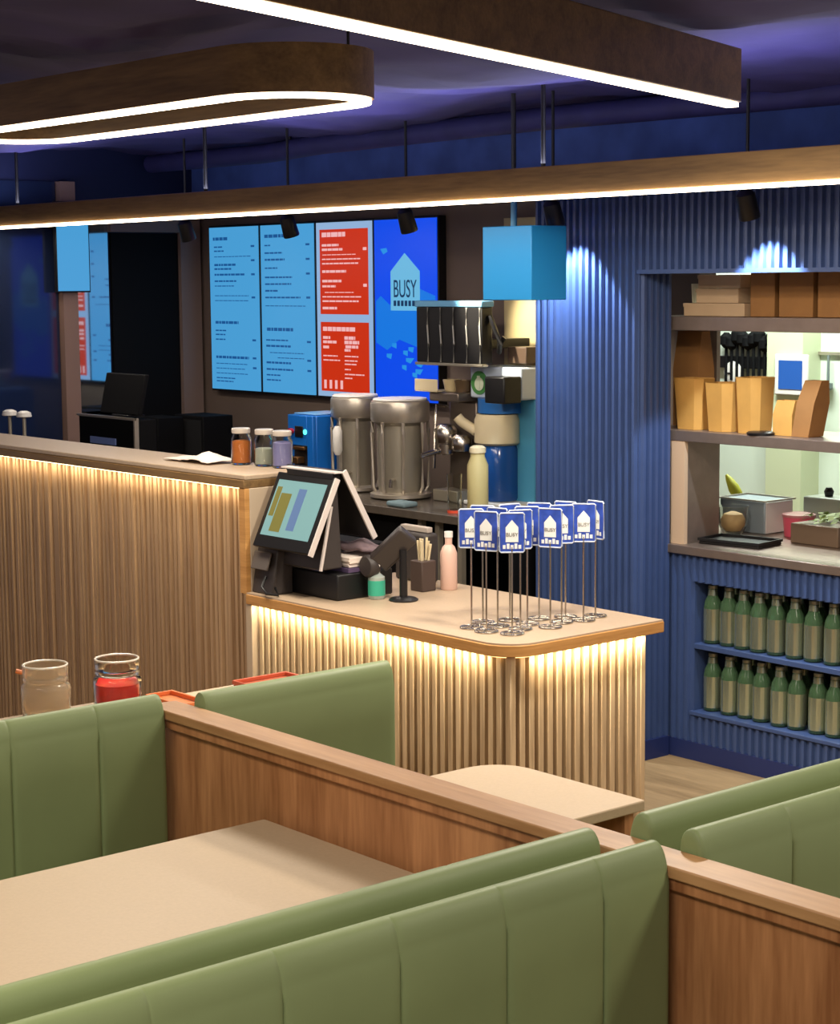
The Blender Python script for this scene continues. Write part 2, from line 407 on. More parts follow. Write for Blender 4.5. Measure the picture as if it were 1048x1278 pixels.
# glass jars on the far left table
def jar(label, loc, fill=None, s=1.0, h=.15, group=None, colour=None, fh=.06):
    t = thing('glass_jar', label, 'jar', loc, 0, group)
    o = [(.046*s, 0), (.052*s, .006), (.054*s, h*.52), (.052*s, h*.6), (.046*s, h*.66), (.049*s, h*.69), (.0495*s, h*.74), (.047*s, h*.77), (.0495*s, h*.81), (.0495*s, h*.95), (.047*s, h), (.043*s, h), (.044*s, h*.93), (.042*s, h*.68), (.048*s, h*.58), (.049*s, .012), (.02*s, .009)]
    obj('glass', MB().lathe(o, n=28), GLASS if fill else MILKGLASS, t, sharp=60)
    obj('rim', MB().tube([(.0475*s*math.cos(a), .0475*s*math.sin(a), h) for a in [2*PI*k/24 for k in range(24)]], .0028, 8, True), mat('glass_rim', (214, 206, 190), .15, spec=.8), t)
    if fill:
        obj(fill, MB().lathe([(.044*s, .014), (.0475*s, .02), (.0475*s, fh), (.001, fh)], n=24), colour, t, label='red drink' if 'drink' in fill else None)
    return t
j1 = jar('empty clear glass jar on the far left table, left of the red one', (-4.11, 2.25, .74), s=1.14, h=.125)
obj('garnish', MB().tube([(-.055, -.03, .10), (-.066, -.045, .105)], .006, 8), mat('orange_peel', (214, 120, 60), .5), j1, label='orange garnish')
j2 = jar('glass jar half full of red drink on the far left table', (-4.07, 2.43, .74), 'red_drink', s=1.14, h=.122, colour=mat('red_drink', (226, 38, 26), .2, emit=(200, 40, 30), power=.0, trans=.0), fh=.06)
OR = mat('orange_tray', (206, 112, 60), .5); ORR = mat('red_orange_tray', (182, 84, 54), .5)
def tray(label, loc, lx, ly, m, rz=0):
    t = thing('serving_tray', label, 'tray', loc, rz)
    obj('base', MB().box(-lx/2, lx/2, -ly/2, ly/2, 0, .006), m, t, .002)
    rim = [(-lx/2, -ly/2, .006), (lx/2, -ly/2, .006), (lx/2, ly/2, .006), (-lx/2, ly/2, .006)]
    obj('rim', MB().rail(rim, .008, .012), m, t, .002)
tray('small orange tray just past the end of the partition', (-3.99, 2.552, .74), .16, .075, OR)
tray('red-orange tray showing above the short green booth back', (-3.96, 2.86, .74), .2, .17, ORR)

# ---------------------------------------------------------------- table number stands
CARD = mat('card_blue', (52, 78, 168), .3, noise=.25, nscale=40)
CARDW = mat('card_white', (228, 230, 226), .4)
CARDT = mat('card_letter_grey', (120, 116, 108), .6)
CARDHOLD = mat('clear_card_sleeve', (196, 206, 224), .15, spec=.9)
ORD = ['first', 'second', 'third', 'fourth', 'fifth', 'sixth', 'seventh', 'eighth', 'ninth', 'tenth', 'eleventh', 'twelfth', 'thirteenth', 'fourteenth', 'fifteenth', 'sixteenth']
def number_stand(loc, rz, label):
    t = thing('table_number_stand', label, 'table number stand', loc, rz, 'table number stands on the till counter')
    ring = [(.032*math.cos(2*PI*k/20), .032*math.sin(2*PI*k/20), .003) for k in range(20)]
    obj('base', MB().tube(ring, .003, 8, True).tube([(-.032, 0, .003), (0, 0, .005), (.032, 0, .003)], .003, 8).tube([(0, -.032, .003), (0, 0, .005), (0, .032, .003)], .003, 8), CHROME, t)
    obj('post', MB().tube([(0, 0, .003), (0, 0, .25)], .0027, 8), CHROME, t)
    c = obj('card', MB().box(-.034, .034, -.0015, .0015, .236, .345), CARD, t, .004)
    obj('sleeve_edge', MB().tube([(-.035, 0, .239), (-.031, 0, .235), (.031, 0, .235), (.035, 0, .239), (.035, 0, .342), (.031, 0, .346), (-.031, 0, .346), (-.035, 0, .342)], .0026, 6, True), CARDHOLD, c)
    hb = MB()
    for sgn in (-1, 1):
        y0, y1 = sorted((sgn*.0015, sgn*.0022))
        pts = [(-.018, .264), (.018, .264), (.018, .306), (0, .327), (-.018, .306)]
        hb.add([(x, y0, z) for x, z in pts]+[(x, y1, z) for x, z in pts], [(0,1,2,3,4), (9,8,7,6,5)]+[(i, (i+1) % 5, 5+(i+1) % 5, 5+i) for i in range(5)])
    h = obj('house_emblem', hb, CARDW, c, label='white house emblem')
    lt = text_mesh('BUSY', .015, FRONT(0, -.0027, .285), .0003)
    obj('lettering', lt, CARDT, t)
    st = MB()
    for k in range(5): st.box(-.026+k*.011, -.018+k*.011, -.0022, .0022, .245, .256+.004*(k % 2))
    obj('script_marks', st, CARDW, c)
    return t
base_pts = [(-4.02, 3.58, .3), (-3.945, 3.57, -.1), (-3.87, 3.60, .35), (-4.06, 3.66, .1), (-3.985, 3.65, -.35), (-3.905, 3.665, .6), (-4.03, 3.74, .8), (-3.95, 3.735, .2),
            (-3.87, 3.75, -.1), (-3.99, 3.82, .1), (-3.905, 3.83, .45), (-3.96, 3.90, -.2), (-3.885, 3.90, .2), (-3.91, 3.975, -.6)]
def px_of(p):
    v = Vector((p[0], p[1], .8-1.8)); return v.dot(RR)/v.dot(F)
base_pts.sort(key=px_of)
proto = None
for i, (x, y, a) in enumerate(base_pts):
    lab = 'blue number card on the till counter, %s of fourteen from the left' % ORD[i]
    if proto is None: proto = number_stand((x, y, .801), a+.55, lab)
    else: dup(proto, (x, y, .801), a+.55, lab)

# ---------------------------------------------------------------- till, card reader and small things on the counter
pos = thing('till_terminal', 'black double-screen till terminal on the low counter', 'till', (-4.8, 3.62, .801))
A0 = Vector((-4.95, 3.576, 1.19)); A1 = Vector((-4.65, 3.576, 1.19)); B0 = Vector((-4.95, 3.468, .962)); 
dn = (B0-A0).normalized(); ex = Vector((1, 0, 0)); nrm = ex.cross(dn).normalized()
if nrm.y > 0: nrm = -nrm
def on_panel(u0, u1, v0, v1, off0, off1, org, dn, nrm):
    m = MB(); vs = []
    for o in (off0, off1):
        for u, v in ((u0, v0), (u1, v0), (u1, v1), (u0, v1)): vs.append(org+ex*u+dn*v+nrm*o)
    return m.add(vs, [(3,2,1,0),(4,5,6,7),(0,1,5,4),(1,2,6,5),(2,3,7,6),(3,0,4,7)])
bz = obj('staff_screen', on_panel(0, .30, 0, .255, -.016, 0, A0, dn, nrm), BLACK, pos, .004, world=True, label='near tilted touch screen')
def scr_child(name, m, *a, **k): return obj(name, on_panel(*a, A0, dn, nrm), m, bz, world=False, **k)
def child_world(name, mb, m, parent, label=None):
    l = parent.parent.location if parent.parent else Vector((0, 0, 0))
    mb.v = [(a-l[0]-parent.location[0], b-l[1]-parent.location[1], c-l[2]-parent.location[2]) for a, b, c in mb.v]
    return obj(name, mb, m, parent, label=label)
child_world('display', on_panel(.022, .275, .026, .215, 0, .0012, A0, dn, nrm), mat('till_display', (60, 80, 80), .25, emit=(142, 184, 180), power=.75), bz, 'pale green lit display')
child_world('display_tiles', on_panel(.06, .115, .07, .2, .0013, .002, A0, dn, nrm).add(*(lambda q: (q.v, q.f))(on_panel(.03, .055, .05, .15, .0013, .002, A0, dn, nrm))), mat('till_tiles_olive', (60, 60, 30), .3, emit=(150, 138, 70), power=.6), bz, 'olive tiles')
child_world('display_column', on_panel(.145, .185, .05, .19, .0013, .002, A0, dn, nrm), mat('till_tiles_blue', (50, 60, 90), .3, emit=(108, 136, 170), power=.7), bz, 'blue grey column')
child_world('side_trim', on_panel(.3, .306, 0, .258, -.017, .001, A0, dn, nrm), mat('silver_trim', (206, 196, 190), .35), bz, 'silver edge')
C0 = Vector((-4.95, 3.6, 1.205)); dn2 = Vector((0, .12, -.218)).normalized(); nr2 = Vector((0, 1, .55)).normalized()
bz2 = obj('customer_screen', on_panel(0, .30, 0, .25, 0, .016, C0, dn2, nr2), BLACK, pos, .004, world=True, label='far tilted screen seen from behind')
child_world('side_trim', on_panel(.3, .307, 0, .252, -.001, .018, C0, dn2, nr2), MATS['silver_trim'], bz2)
obj('bridge', MB().box(-4.9, -4.66, 3.572, 3.606, 1.182, 1.203), BLACK, pos, .003, world=True)
obj('bridge_trim', MB().box(-4.93, -4.645, 3.572, 3.606, 1.2035, 1.208), MATS['silver_trim'], pos, world=True)
obj('support', MB().add([(-4.9,3.53,.9),(-4.67,3.53,.9),(-4.67,3.615,.9),(-4.9,3.615,.9),(-4.9,3.575,1.17),(-4.67,3.575,1.17),(-4.67,3.6,1.17),(-4.9,3.6,1.17)],
    [(3,2,1,0),(4,5,6,7),(0,1,5,4),(1,2,6,5),(2,3,7,6),(3,0,4,7)]), GREYDK, pos, .004, world=True)
obj('support_edge', MB().tube([(-4.665, 3.525, .9), (-4.665, 3.57, 1.1)], .006, 8), MATS['silver_trim'], pos, world=True, label='silver upright')
obj('base_box', MB().box(-4.965, -4.645, 3.575, 3.80, .001+.8, .885), BLACK, pos, .006, world=True)
pr = thing('receipt_printer', 'small dark receipt printer under the near till screen', 'printer', (-4.93, 3.53, .801))
obj('body', MB().add([(-.055,-.045,0),(.06,-.045,0),(.06,.04,0),(-.055,.04,0),(-.05,-.02,.15),(.06,-.02,.15),(.06,.04,.15),(-.05,.04,.15)],
    [(3,2,1,0),(4,5,6,7),(0,1,5,4),(1,2,6,5),(2,3,7,6),(3,0,4,7)]), GREYDK, pr, .006)
obj('scanner_face', MB().obox((0, -.042, .108), (.045, 0, 0), (0, .004, 0), (0, .009, .028)), mat('scanner_grey', (92, 84, 78), .4), pr, .003, label='grey scanner face')
obj('cable', MB().tube([(.03, -.047, .06), (.04, -.07, .03), (.07, -.075, .012), (.10, -.05, .008), (.08, -.048, .03)], .005, 8), BLACK, pr)
# papers on the base
def stack(label, name, cat, x0, x1, y0, y1, z0, z1, m, n):
    t = thing(name, label, cat, ((x0+x1)/2, (y0+y1)/2, z0))
    mb = MB(); h = (z1-z0)/n
    for k in range(n):
        dx, dy = random.uniform(-.004, .004), random.uniform(-.004, .004)
        mb.box(x0+dx, x1+dx, y0+dy, y1+dy, z0+k*h, z0+(k+.9)*h)
    obj('sheets', mb, m, t, world=True); return t
stack('purple book lying on the black till base', 'book', 'book', -4.81, -4.652, 3.625, 3.795, .886, .90, mat('purple_cover', (82, 66, 96), .5), 1)
stack('sheaf of white paper on the purple book beside the till', 'paper_stack', 'paper', -4.79, -4.656, 3.63, 3.785, .901, .932, mat('paper_white', (232, 218, 206), .7), 5)
pouch = thing('cloth_pouch', 'mauve grey cloth folded on top of the papers behind the till', 'cloth', (-4.71, 3.73, .945))
pm = MB(); rows = []
for j in range(7):
    row = []
    for i in range(13):
        u, v = i/12, j/6; row.append((-.10+.17*u, -.055+.11*v, .012+.018*math.sin(u*PI)*math.sin(v*PI)+.006*math.sin(u*9+v*5)))
    rows.append(row)
pm.grid(rows)
o = obj('cloth', pm, mat('mauve_cloth', (112, 94, 98), .8, noise=.12, nscale=40), pouch); sd = o.modifiers.new('thick', 'SOLIDIFY'); sd.thickness = .012; sd.offset = -1
rd = thing('card_reader', 'black card payment terminal tilted on a stand beside the till', 'card reader', (-4.52, 3.74, .801))
obj('stand_base', MB().lathe([(.045, 0), (.047, .004), (.04, .009), (.016, .014)], n=28), BLACK, rd)
obj('stand_pole', MB().lathe([(.013, .012), (.012, .16)], n=16), BLACK, rd)
la = Vector((.10, .06, .11)).normalized(); sd_ = Vector((.35, .6, -.3)); sd_ = (sd_-la*sd_.dot(la)).normalized(); up_ = la.cross(sd_)
if up_.z < 0: up_ = -up_
cR = Vector((-.035, -.012, .163))
b = obj('body', MB().obox(cR, la*.072, sd_*.036, up_*.018), mat('reader_body', (54, 48, 46), .35), rd, .008, segs=3)
obj('display', MB().obox(cR+la*.04+up_*.0185, la*.028, sd_*.028, up_*.0008), mat('reader_display', (70, 80, 90), .2, emit=(120, 140, 160), power=.5), b, label='pale display')
kp = MB()
for i in range(4):
    for j in range(3): kp.obox(cR+la*(.002-.016*i)+sd_*(.018*(j-1))+up_*.019, la*.005, sd_*.006, up_*.002)
obj('keypad', kp, GREYDK, b, .001)
obj('head', MB().lathe([(.03, -.02), (.036, -.012), (.036, .012), (.03, .02)], (-.098, -.055, .105), 24, 'y'), GREYDK, b, label='round grey end')
sb = thing('sanitiser_bottle', 'clear pump bottle with teal label in front of the card reader stand', 'bottle', (-4.605, 3.70, .801))
obj('bottle', MB().lathe([(.024, 0), (.027, .004), (.027, .07), (.012, .082), (.012, .092)], n=24), mat('milky_bottle', (206, 216, 206), .2, trans=.4), sb)
obj('label', MB().lathe([(.0275, .012), (.0275, .06)], n=24), mat('teal_label', (62, 172, 142), .4), sb, label='teal label')
obj('pump', MB().tube([(0, 0, .09), (0, 0, .108), (.022, -.008, .108)], .005, 8), WHITE, sb)
cp = thing('straw_pot', 'dark square pot holding cream sticks behind the card reader', 'pot', (-4.625, 3.91, .801))
obj('pot', MB().box(-.03, .03, -.03, .03, 0, .1), mat('brown_pot', (74, 60, 54), .5), cp, .004)
sk = MB()
for k in range(9):
    a, q = random.uniform(0, 6.28), random.uniform(.004, .022); sk.tube([(q*math.cos(a), q*math.sin(a), .098), (q*1.5*math.cos(a), q*1.5*math.sin(a), random.uniform(.15, .175))], .004, 6)
obj('sticks', sk, CREAM, cp, label='cream sticks')
pb = thing('soap_bottle', 'pale pink bottle right of the dark square pot', 'bottle', (-4.585, 3.985, .801))
obj('bottle', MB().lathe([(.025, 0), (.028, .006), (.028, .12), (.02, .14), (.012, .148), (.012, .17)], n=24), mat('pink_bottle', (212, 176, 160), .35), pb)
obj('cap', MB().lathe([(.014, .171), (.014, .19)], n=16), WHITE, pb)
nd = thing('napkin_holder', 'low grey napkin dispenser behind the card reader', 'napkin holder', (-4.80, 4.03, .801))
obj('body', MB().box(-.08, .08, -.03, .03, 0, .165), GREYDK, nd, .01)
obj('napkin', MB().box(-.07, .07, -.012, .012, .166, .185), mat('grey_napkin', (170, 158, 148), .8), nd, .003, label='pale napkin')

# ---------------------------------------------------------------- things on the bar top
def bar_jar(label, loc, fillname, colour, fh, h=.125):
    t = thing('lidded_jar', label, 'jar', loc)
    obj('glass', MB().lathe([(.03, 0), (.035, .005), (.035, h*.72), (.029, h*.82), (.029, h*.86), (.026, h*.86), (.026, h*.8), (.032, h*.7), (.032, .008), (.01, .006)], n=24), GLASS, t, sharp=60)
    obj('lid', MB().lathe([(.031, h*.862), (.032, h*.88), (.032, h*.98), (.029, h)], n=24), mat('pale_lid', (206, 196, 184), .3, .3), t)
    obj(fillname, MB().lathe([(.031, .009), (.0315, fh), (.02, fh+.004)], n=24), colour, t)
bar_jar('glass jar of orange contents, left of the three jars on the bar end', (-5.30, 3.675, 1.181), 'contents', mat('orange_contents', (206, 116, 40), .5), .08)
bar_jar('clear jar with pale contents, middle of the three on the bar end', (-5.20, 3.70, 1.181), 'contents', mat('pale_contents', (180, 186, 176), .5), .06)
bar_jar('glass jar of lilac contents, right of the three jars on the bar end', (-5.105, 3.705, 1.181), 'contents', mat('lilac_contents', (142, 140, 200), .5), .085)
nk = thing('crumpled_napkin', 'crumpled white napkin lying on the bar top left of the jars', 'napkin', (-5.47, 3.63, 1.181))
nm = MB(); rows = []
for j in range(9):
    row = []
    for i in range(17):
        u, v = i/16, j/8; row.append((-.16+.28*u, -.06+.13*v, .004+.028*math.exp(-((u-.68)/.22)**2-((v-.5)/.4)**2)+random.uniform(0, .005)))
    rows.append(row)
nm.grid(rows); o = obj('paper', nm, mat('napkin_white', (236, 222, 210), .8), nk); sd = o.modifiers.new('thick', 'SOLIDIFY'); sd.thickness = .0025
def mini_lamp(label, loc):
    t = thing('mushroom_lamp', label, 'lamp', loc)
    obj('shade', MB().lathe([(.030, .225), (.034, .228), (.03, .245), (.015, .252)], n=24), WHITE, t)
    obj('stem', MB().lathe([(.008, .008), (.008, .226)], n=12), STEELDK, t)
    obj('foot', MB().lathe([(.03, 0), (.03, .006), (.01, .009)], n=20), STEELDK, t)
mini_lamp('small white mushroom lamp at the far left end of the bar', (-7.55, 4.0, .995))
mini_lamp('small white mushroom lamp second from the left end of the bar', (-7.42, 4.0, .995))
lg = thing('side_ledge', 'dark ledge behind the far left end of the bar', 'ledge', (-7.55, 4.0, 0))
obj('top', MB().box(-8.3, -7.0, 3.9, 4.1, .965, .994), BLACKM, lg, world=True)
obj('leg', MB().box(-8.25, -8.2, 3.95, 4.05, .901, .964), BLACKM, lg, world=True)
obj('leg', MB().box(-7.1, -7.05, 3.95, 4.05, .901, .964), BLACKM, lg, world=True)

# ---------------------------------------------------------------- back counter and machines
bk = thing('back_counter', 'dark back counter below the menu screens carrying the coffee machines', 'counter', (-6.8, 5.3, 0))
obj('worktop', MB().box(-8.4, -5.40, 5.0, 5.59, .815, .85), mat('dark_stone', (86, 78, 70), .25, noise=.1, nscale=20), bk, .003, world=True)
obj('carcass', MB().box(-8.4, -6.0, 5.06, 5.59, 0, .814), BLACKM, bk, world=True)
obj('side_panel', MB().box(-5.43, -5.41, 5.03, 5.58, 0, .814), BLACKM, bk, world=True)
for x in (-5.97, -5.86, -5.72): obj('leg', MB().box(x-.012, x+.012, 5.03, 5.055, 0, .814), STEELDK, bk, world=True, label='steel upright')
obj('back_panel', MB().box(-5.98, -5.44, 5.54, 5.58, 0, .814), mat('brown_back', (70, 54, 46), .7), bk, world=True)
def urn(label, loc, s, grip):
    t = thing('coffee_urn', label, 'coffee urn', loc, 0, None)
    R = .118*s
    obj('base_dish', MB().lathe([(R*.9, 0), (R*1.04, .008), (R*1.04, .022), (R*.85, .03)], n=36), STEEL, t)
    obj('drum', MB().lathe([(R*.74, .03), (R*.76, .05), (R*.76, .32), (R*.9, .335)], n=36), STEELDK, t)
    obj('cap', MB().lathe([(R*.96, .336), (R, .345), (R, .415), (R*.97, .425), (R*.9, .43)], n=40), STEEL, t)
    fl = obj('cap_lid', MB().lathe([(R*.93, .431), (R*.9, .438)], n=40), WHITE, t, label='pale top plate')
    for k in range(8):
        a = 2*PI*k/8+.2; c, q = math.cos(a), math.sin(a)
        pts = [(R*.85*c, R*.85*q, .028), (R*.94*c, R*.94*q, .05), (R*.96*c, R*.96*q, .29), (R*.94*c, R*.94*q, .336)]
        obj('guard_bar', MB().tube(pts, .008, 8), STEEL, t)
    if grip: obj('grip', MB().lathe([(.012, .17), (.022, .19), (.022, .28), (.012, .30)], (R*.12, -R*1.02, 0), 16), WHITE, t, label='pale grip')
    obj('tap', MB().tube([(R*.5, -R*.7, .09), (R*.7, -R*1.0, .09), (R*.7, -R*1.02, .06)], .008, 8), CHROME, t)
    return t
urn('left of the two steel barred coffee urns behind the till', (-6.735, 5.30, .851), .95, True)
urn('right and larger of the two steel barred coffee urns behind the till', (-6.375, 5.265, .851), 1.1, False)
# blue grinder
bg = thing('coffee_grinder', 'bright blue box-shaped coffee grinder with a green light left of the steel urns', 'coffee grinder', (-6.95, 5.17, .851))
GB = mat('bright_blue_enamel', (22, 102, 190), .35)
obj('housing', MB().box(-.10, .09, 0, .21, 0, .34), GB, bg, .006)
obj('head', MB().box(-.10, .045, -.02, -.001, .20, .34).box(.046, .09, -.02, -.001, 0, .34), GB, bg, .004)
obj('niche_back', MB().box(-.07, .04, -.006, -.0008, .1, .198), DRAWN, bg)
obj('spout', MB().box(-.05, .035, -.03, -.007, .182, .197).box(-.05, .01, -.05, -.007, .12, .15), mat('copper', (160, 116, 72), .3, .9), bg, .003, label='copper spout')
obj('indicator', MB().lathe([(.012, 0), (.012, .004)], (.035, -.024, .265), 16, 'y'), mat('green_lamp', (60, 220, 190), .3, emit=(90, 255, 220), power=2), bg, label='green light')
obj('control_panel', MB().box(-.04, .02, -.025, -.0205, .24, .29), BLACK, bg, .002)
obj('red_knob', MB().lathe([(.014, 0), (.012, .02)], (-.06, -.042, .265), 16, 'y'), mat('red_knob', (180, 40, 60), .4), bg, label='red knob')
obj('top_plate', MB().box(-.09, .08, .01, .2, .341, .347), mat('pale_blue_plate', (120, 170, 214), .3), bg, .002, label='pale top plate')
# coffee brewer body right of the urns
cb = thing('espresso_machine', 'brown grey steel coffee machine right of the urns with chrome group heads', 'coffee machine', (-6.115, 5.45, .851))
BODY = mat('taupe_steel', (120, 108, 98), .35, .7)
obj('body', MB().box(-.09, .09, -.05, .12, .0, .43), BODY, cb, .01)
obj('top_shelf', MB().box(-.105, .085, -.15, .12, .431, .47), BODY, cb, .006)
gh = MB().lathe([(.045, .25), (.05, .27), (.05, .31), (.035, .33)], (-.04, -.11, 0), 20)
obj('group_head', gh, CHROME, cb)
obj('group_head', MB().lathe([(.04, .22), (.045, .235), (.045, .27), (.03, .29)], (.05, -.1, 0), 20), CHROME, cb)
obj('portafilter', MB().lathe([(.036, .20), (.04, .205), (.04, .245)], (-.04, -.11, 0), 20).tube([(-.04, -.14, .22), (-.06, -.24, .20)], .011, 10), CHROME, cb, label='chrome portafilter')
obj('steam_wand', MB().tube([(-.1, -.05, .40), (-.1, -.11, .41), (-.075, -.14, .36), (-.075, -.15, .14)], .007, 8), CHROME, cb)
obj('drip_grid', MB().box(-.085, .085, -.15, -.051, 0, .05), STEELDK, cb, .004)
cc = MB()
for k in range(5):
    cc.lathe([(.03, 0), (.038, .035), (.034, .036)], (-.11+.058*k, .02*((k*7) % 3), .471), 18)
for k in range(4):
    cc.lathe([(.03, 0), (.038, .035), (.034, .036)], (-.08+.06*k, .02*((k*5) % 3)-.01, .508), 18)
CUPC = mat('cup_bronze', (108, 88, 66), .3, .4)
tag(obj('coffee_cup', MB().lathe([(.03, 0), (.04, .05), (.036, .051), (.028, .006)], n=22), mat('cup_cream', (196, 176, 136), .4), None), 'cream cup on the coffee machine top, left of two', 'cup').location = (-6.16, 5.38, 1.322)
tag(obj('coffee_cup', MB().lathe([(.03, 0), (.04, .05), (.036, .051), (.028, .006)], n=22), CUPC, None), 'bronze cup on the coffee machine top, right of two', 'cup').location = (-6.075, 5.37, 1.322)
tag(obj('notice_card', MB().box(-.075, .075, -.003, .003, 0, .05).box(-.072, .072, -.003, .03, -.004, 0), CREAM, None, .002), 'blank cream notice card in front of the blue screen', 'card').location = (-6.22, 5.285, 1.326)
# the stand that carries the card: an arm on the coffee machine
obj('card_arm', MB().tube([(-.06, -.1, .474), (-.09, -.148, .474), (-.11, -.15, .474)], .006, 8), STEELDK, cb)
# striped black unit on the wall
su = thing('black_panel_unit', 'black ribbed unit with pale upright strips above the coffee machine', 'wall unit', (-6.05, 5.3, 1.45))
obj('body', MB().box(-.215, .205, -.03, .03, 0, .235), BLACK, su, .004)
obj('cap', MB().box(-.22, .21, -.036, .035, .2355, .262), mat('pale_blue_cap', (110, 172, 214), .4), su, .004, label='pale blue top')
for k in range(5):
    x = -.135+.083*k
    obj('upright_strip', MB().tube([(x, -.034, .002), (x+.004, -.034, .08), (x-.003, -.034, .16), (x, -.034, .234)], .0035, 8), mat('grey_strip', (168, 166, 160), .4), su)
obj('bottom_rail', MB().box(-.22, .21, -.036, .0, -.012, -.0005), STEELDK, su, .002)
obj('wall_bracket', MB().box(.10, .15, .031, .295, .06, .1).box(-.15, -.1, .031, .295, .06, .1), BLACK, su, .003)
obj('hose', MB().tube([(.21, .01, .2), (.235, .02, .14), (.255, .03, .08), (.235, .04, .05), (.225, .05, .08), (.245, .06, .11)], .011, 8), BLACK, su)
obj('control_box', MB().box(.22, .335, .10, .2, .0, .07), mat('brown_box', (84, 66, 52), .5), su, .004, label='brown box')
# water dispenser
wd = thing('water_dispenser', 'blue and white drinks dispenser with green round emblem beside the slatted pillar', 'drinks dispenser', (-5.87, 5.42, .851))
WB = mat('dispenser_blue', (44, 108, 182), .3); LB = mat('dispenser_light_blue', (82, 160, 196), .4)
obj('head', MB().box(-.15, .165, -.06, .12, .45, .585), mat('dispenser_white', (196, 208, 222), .4), wd, .008)
obj('emblem', MB().lathe([(.05, 0), (.05, .003)], (-.09, -.064, .515), 28, 'y'), mat('emblem_green', (74, 138, 74), .5), wd, label='green round emblem')
obj('emblem_centre', MB().lathe([(.028, 0), (.028, .003)], (-.085, -.0685, .51), 24, 'y').box(-.095, -.08, -.071, -.066, .49, .545), mat('emblem_pale', (206, 214, 190), .5), wd, label='pale emblem centre')
obj('control_block', MB().box(.05, .17, -.16, -.061, .44, .55), BLACK, wd, .006, label='black control block')
obj('neck', MB().lathe([(.10, .39), (.10, .45)], (-.02, 0, 0), 28), WB, wd, label='blue neck')
obj('collar', MB().lathe([(.085, .255), (.10, .265), (.10, .36), (.09, .385)], (-.02, -.02, 0), 28), CREAM, wd, label='cream collar')
obj('spigot', MB().tube([(-.09, -.08, .31), (-.15, -.11, .35), (-.165, -.12, .37)], .022, 10), CREAM, wd, label='cream spigot')
obj('tank', MB().lathe([(.082, .02), (.088, .03), (.088, .24), (.08, .254)], (-.02, -.02, 0), 28), mat('blue_tank', (40, 96, 176), .12, trans=.35), wd, label='translucent blue tank')
obj('back_panel', MB().box(.03, .165, .02, .11, 0, .449), LB, wd, .004, label='light blue back panel')
obj('foot', MB().box(-.13, .16, -.12, .11, 0, .018), WHITE, wd, .004)
tw = thing('milk_canister', 'tall cream canister left of the blue water tank', 'canister', (-5.785, 5.19, .851))
obj('body', MB().lathe([(.042, 0), (.044, .006), (.044, .19), (.03, .225), (.03, .24)], n=28), mat('cream_canister', (186, 170, 118), .4), tw)
obj('lid', MB().lathe([(.034, .241), (.034, .262), (.02, .27)], n=24), CREAM, tw)
gl = thing('tall_glass', 'tall clear glass with red base on the back counter edge', 'glass', (-5.80, 5.075, .851))
obj('glass', MB().lathe([(.028, .012), (.032, .16), (.029, .16), (.025, .014)], n=24), GLASS, gl, sharp=60)
obj('foot', MB().lathe([(.03, 0), (.03, .011)], n=24), mat('red_base', (206, 74, 48), .4), gl, label='red base')
bt = thing('folded_cloth', 'folded pale blue cloth on the back counter by the larger urn', 'cloth', (-6.12, 5.06, .851))
obj('cloth', MB().box(-.06, .06, -.04, .04, 0, .022), mat('pale_blue_cloth', (120, 142, 150), .8), bt, .008)

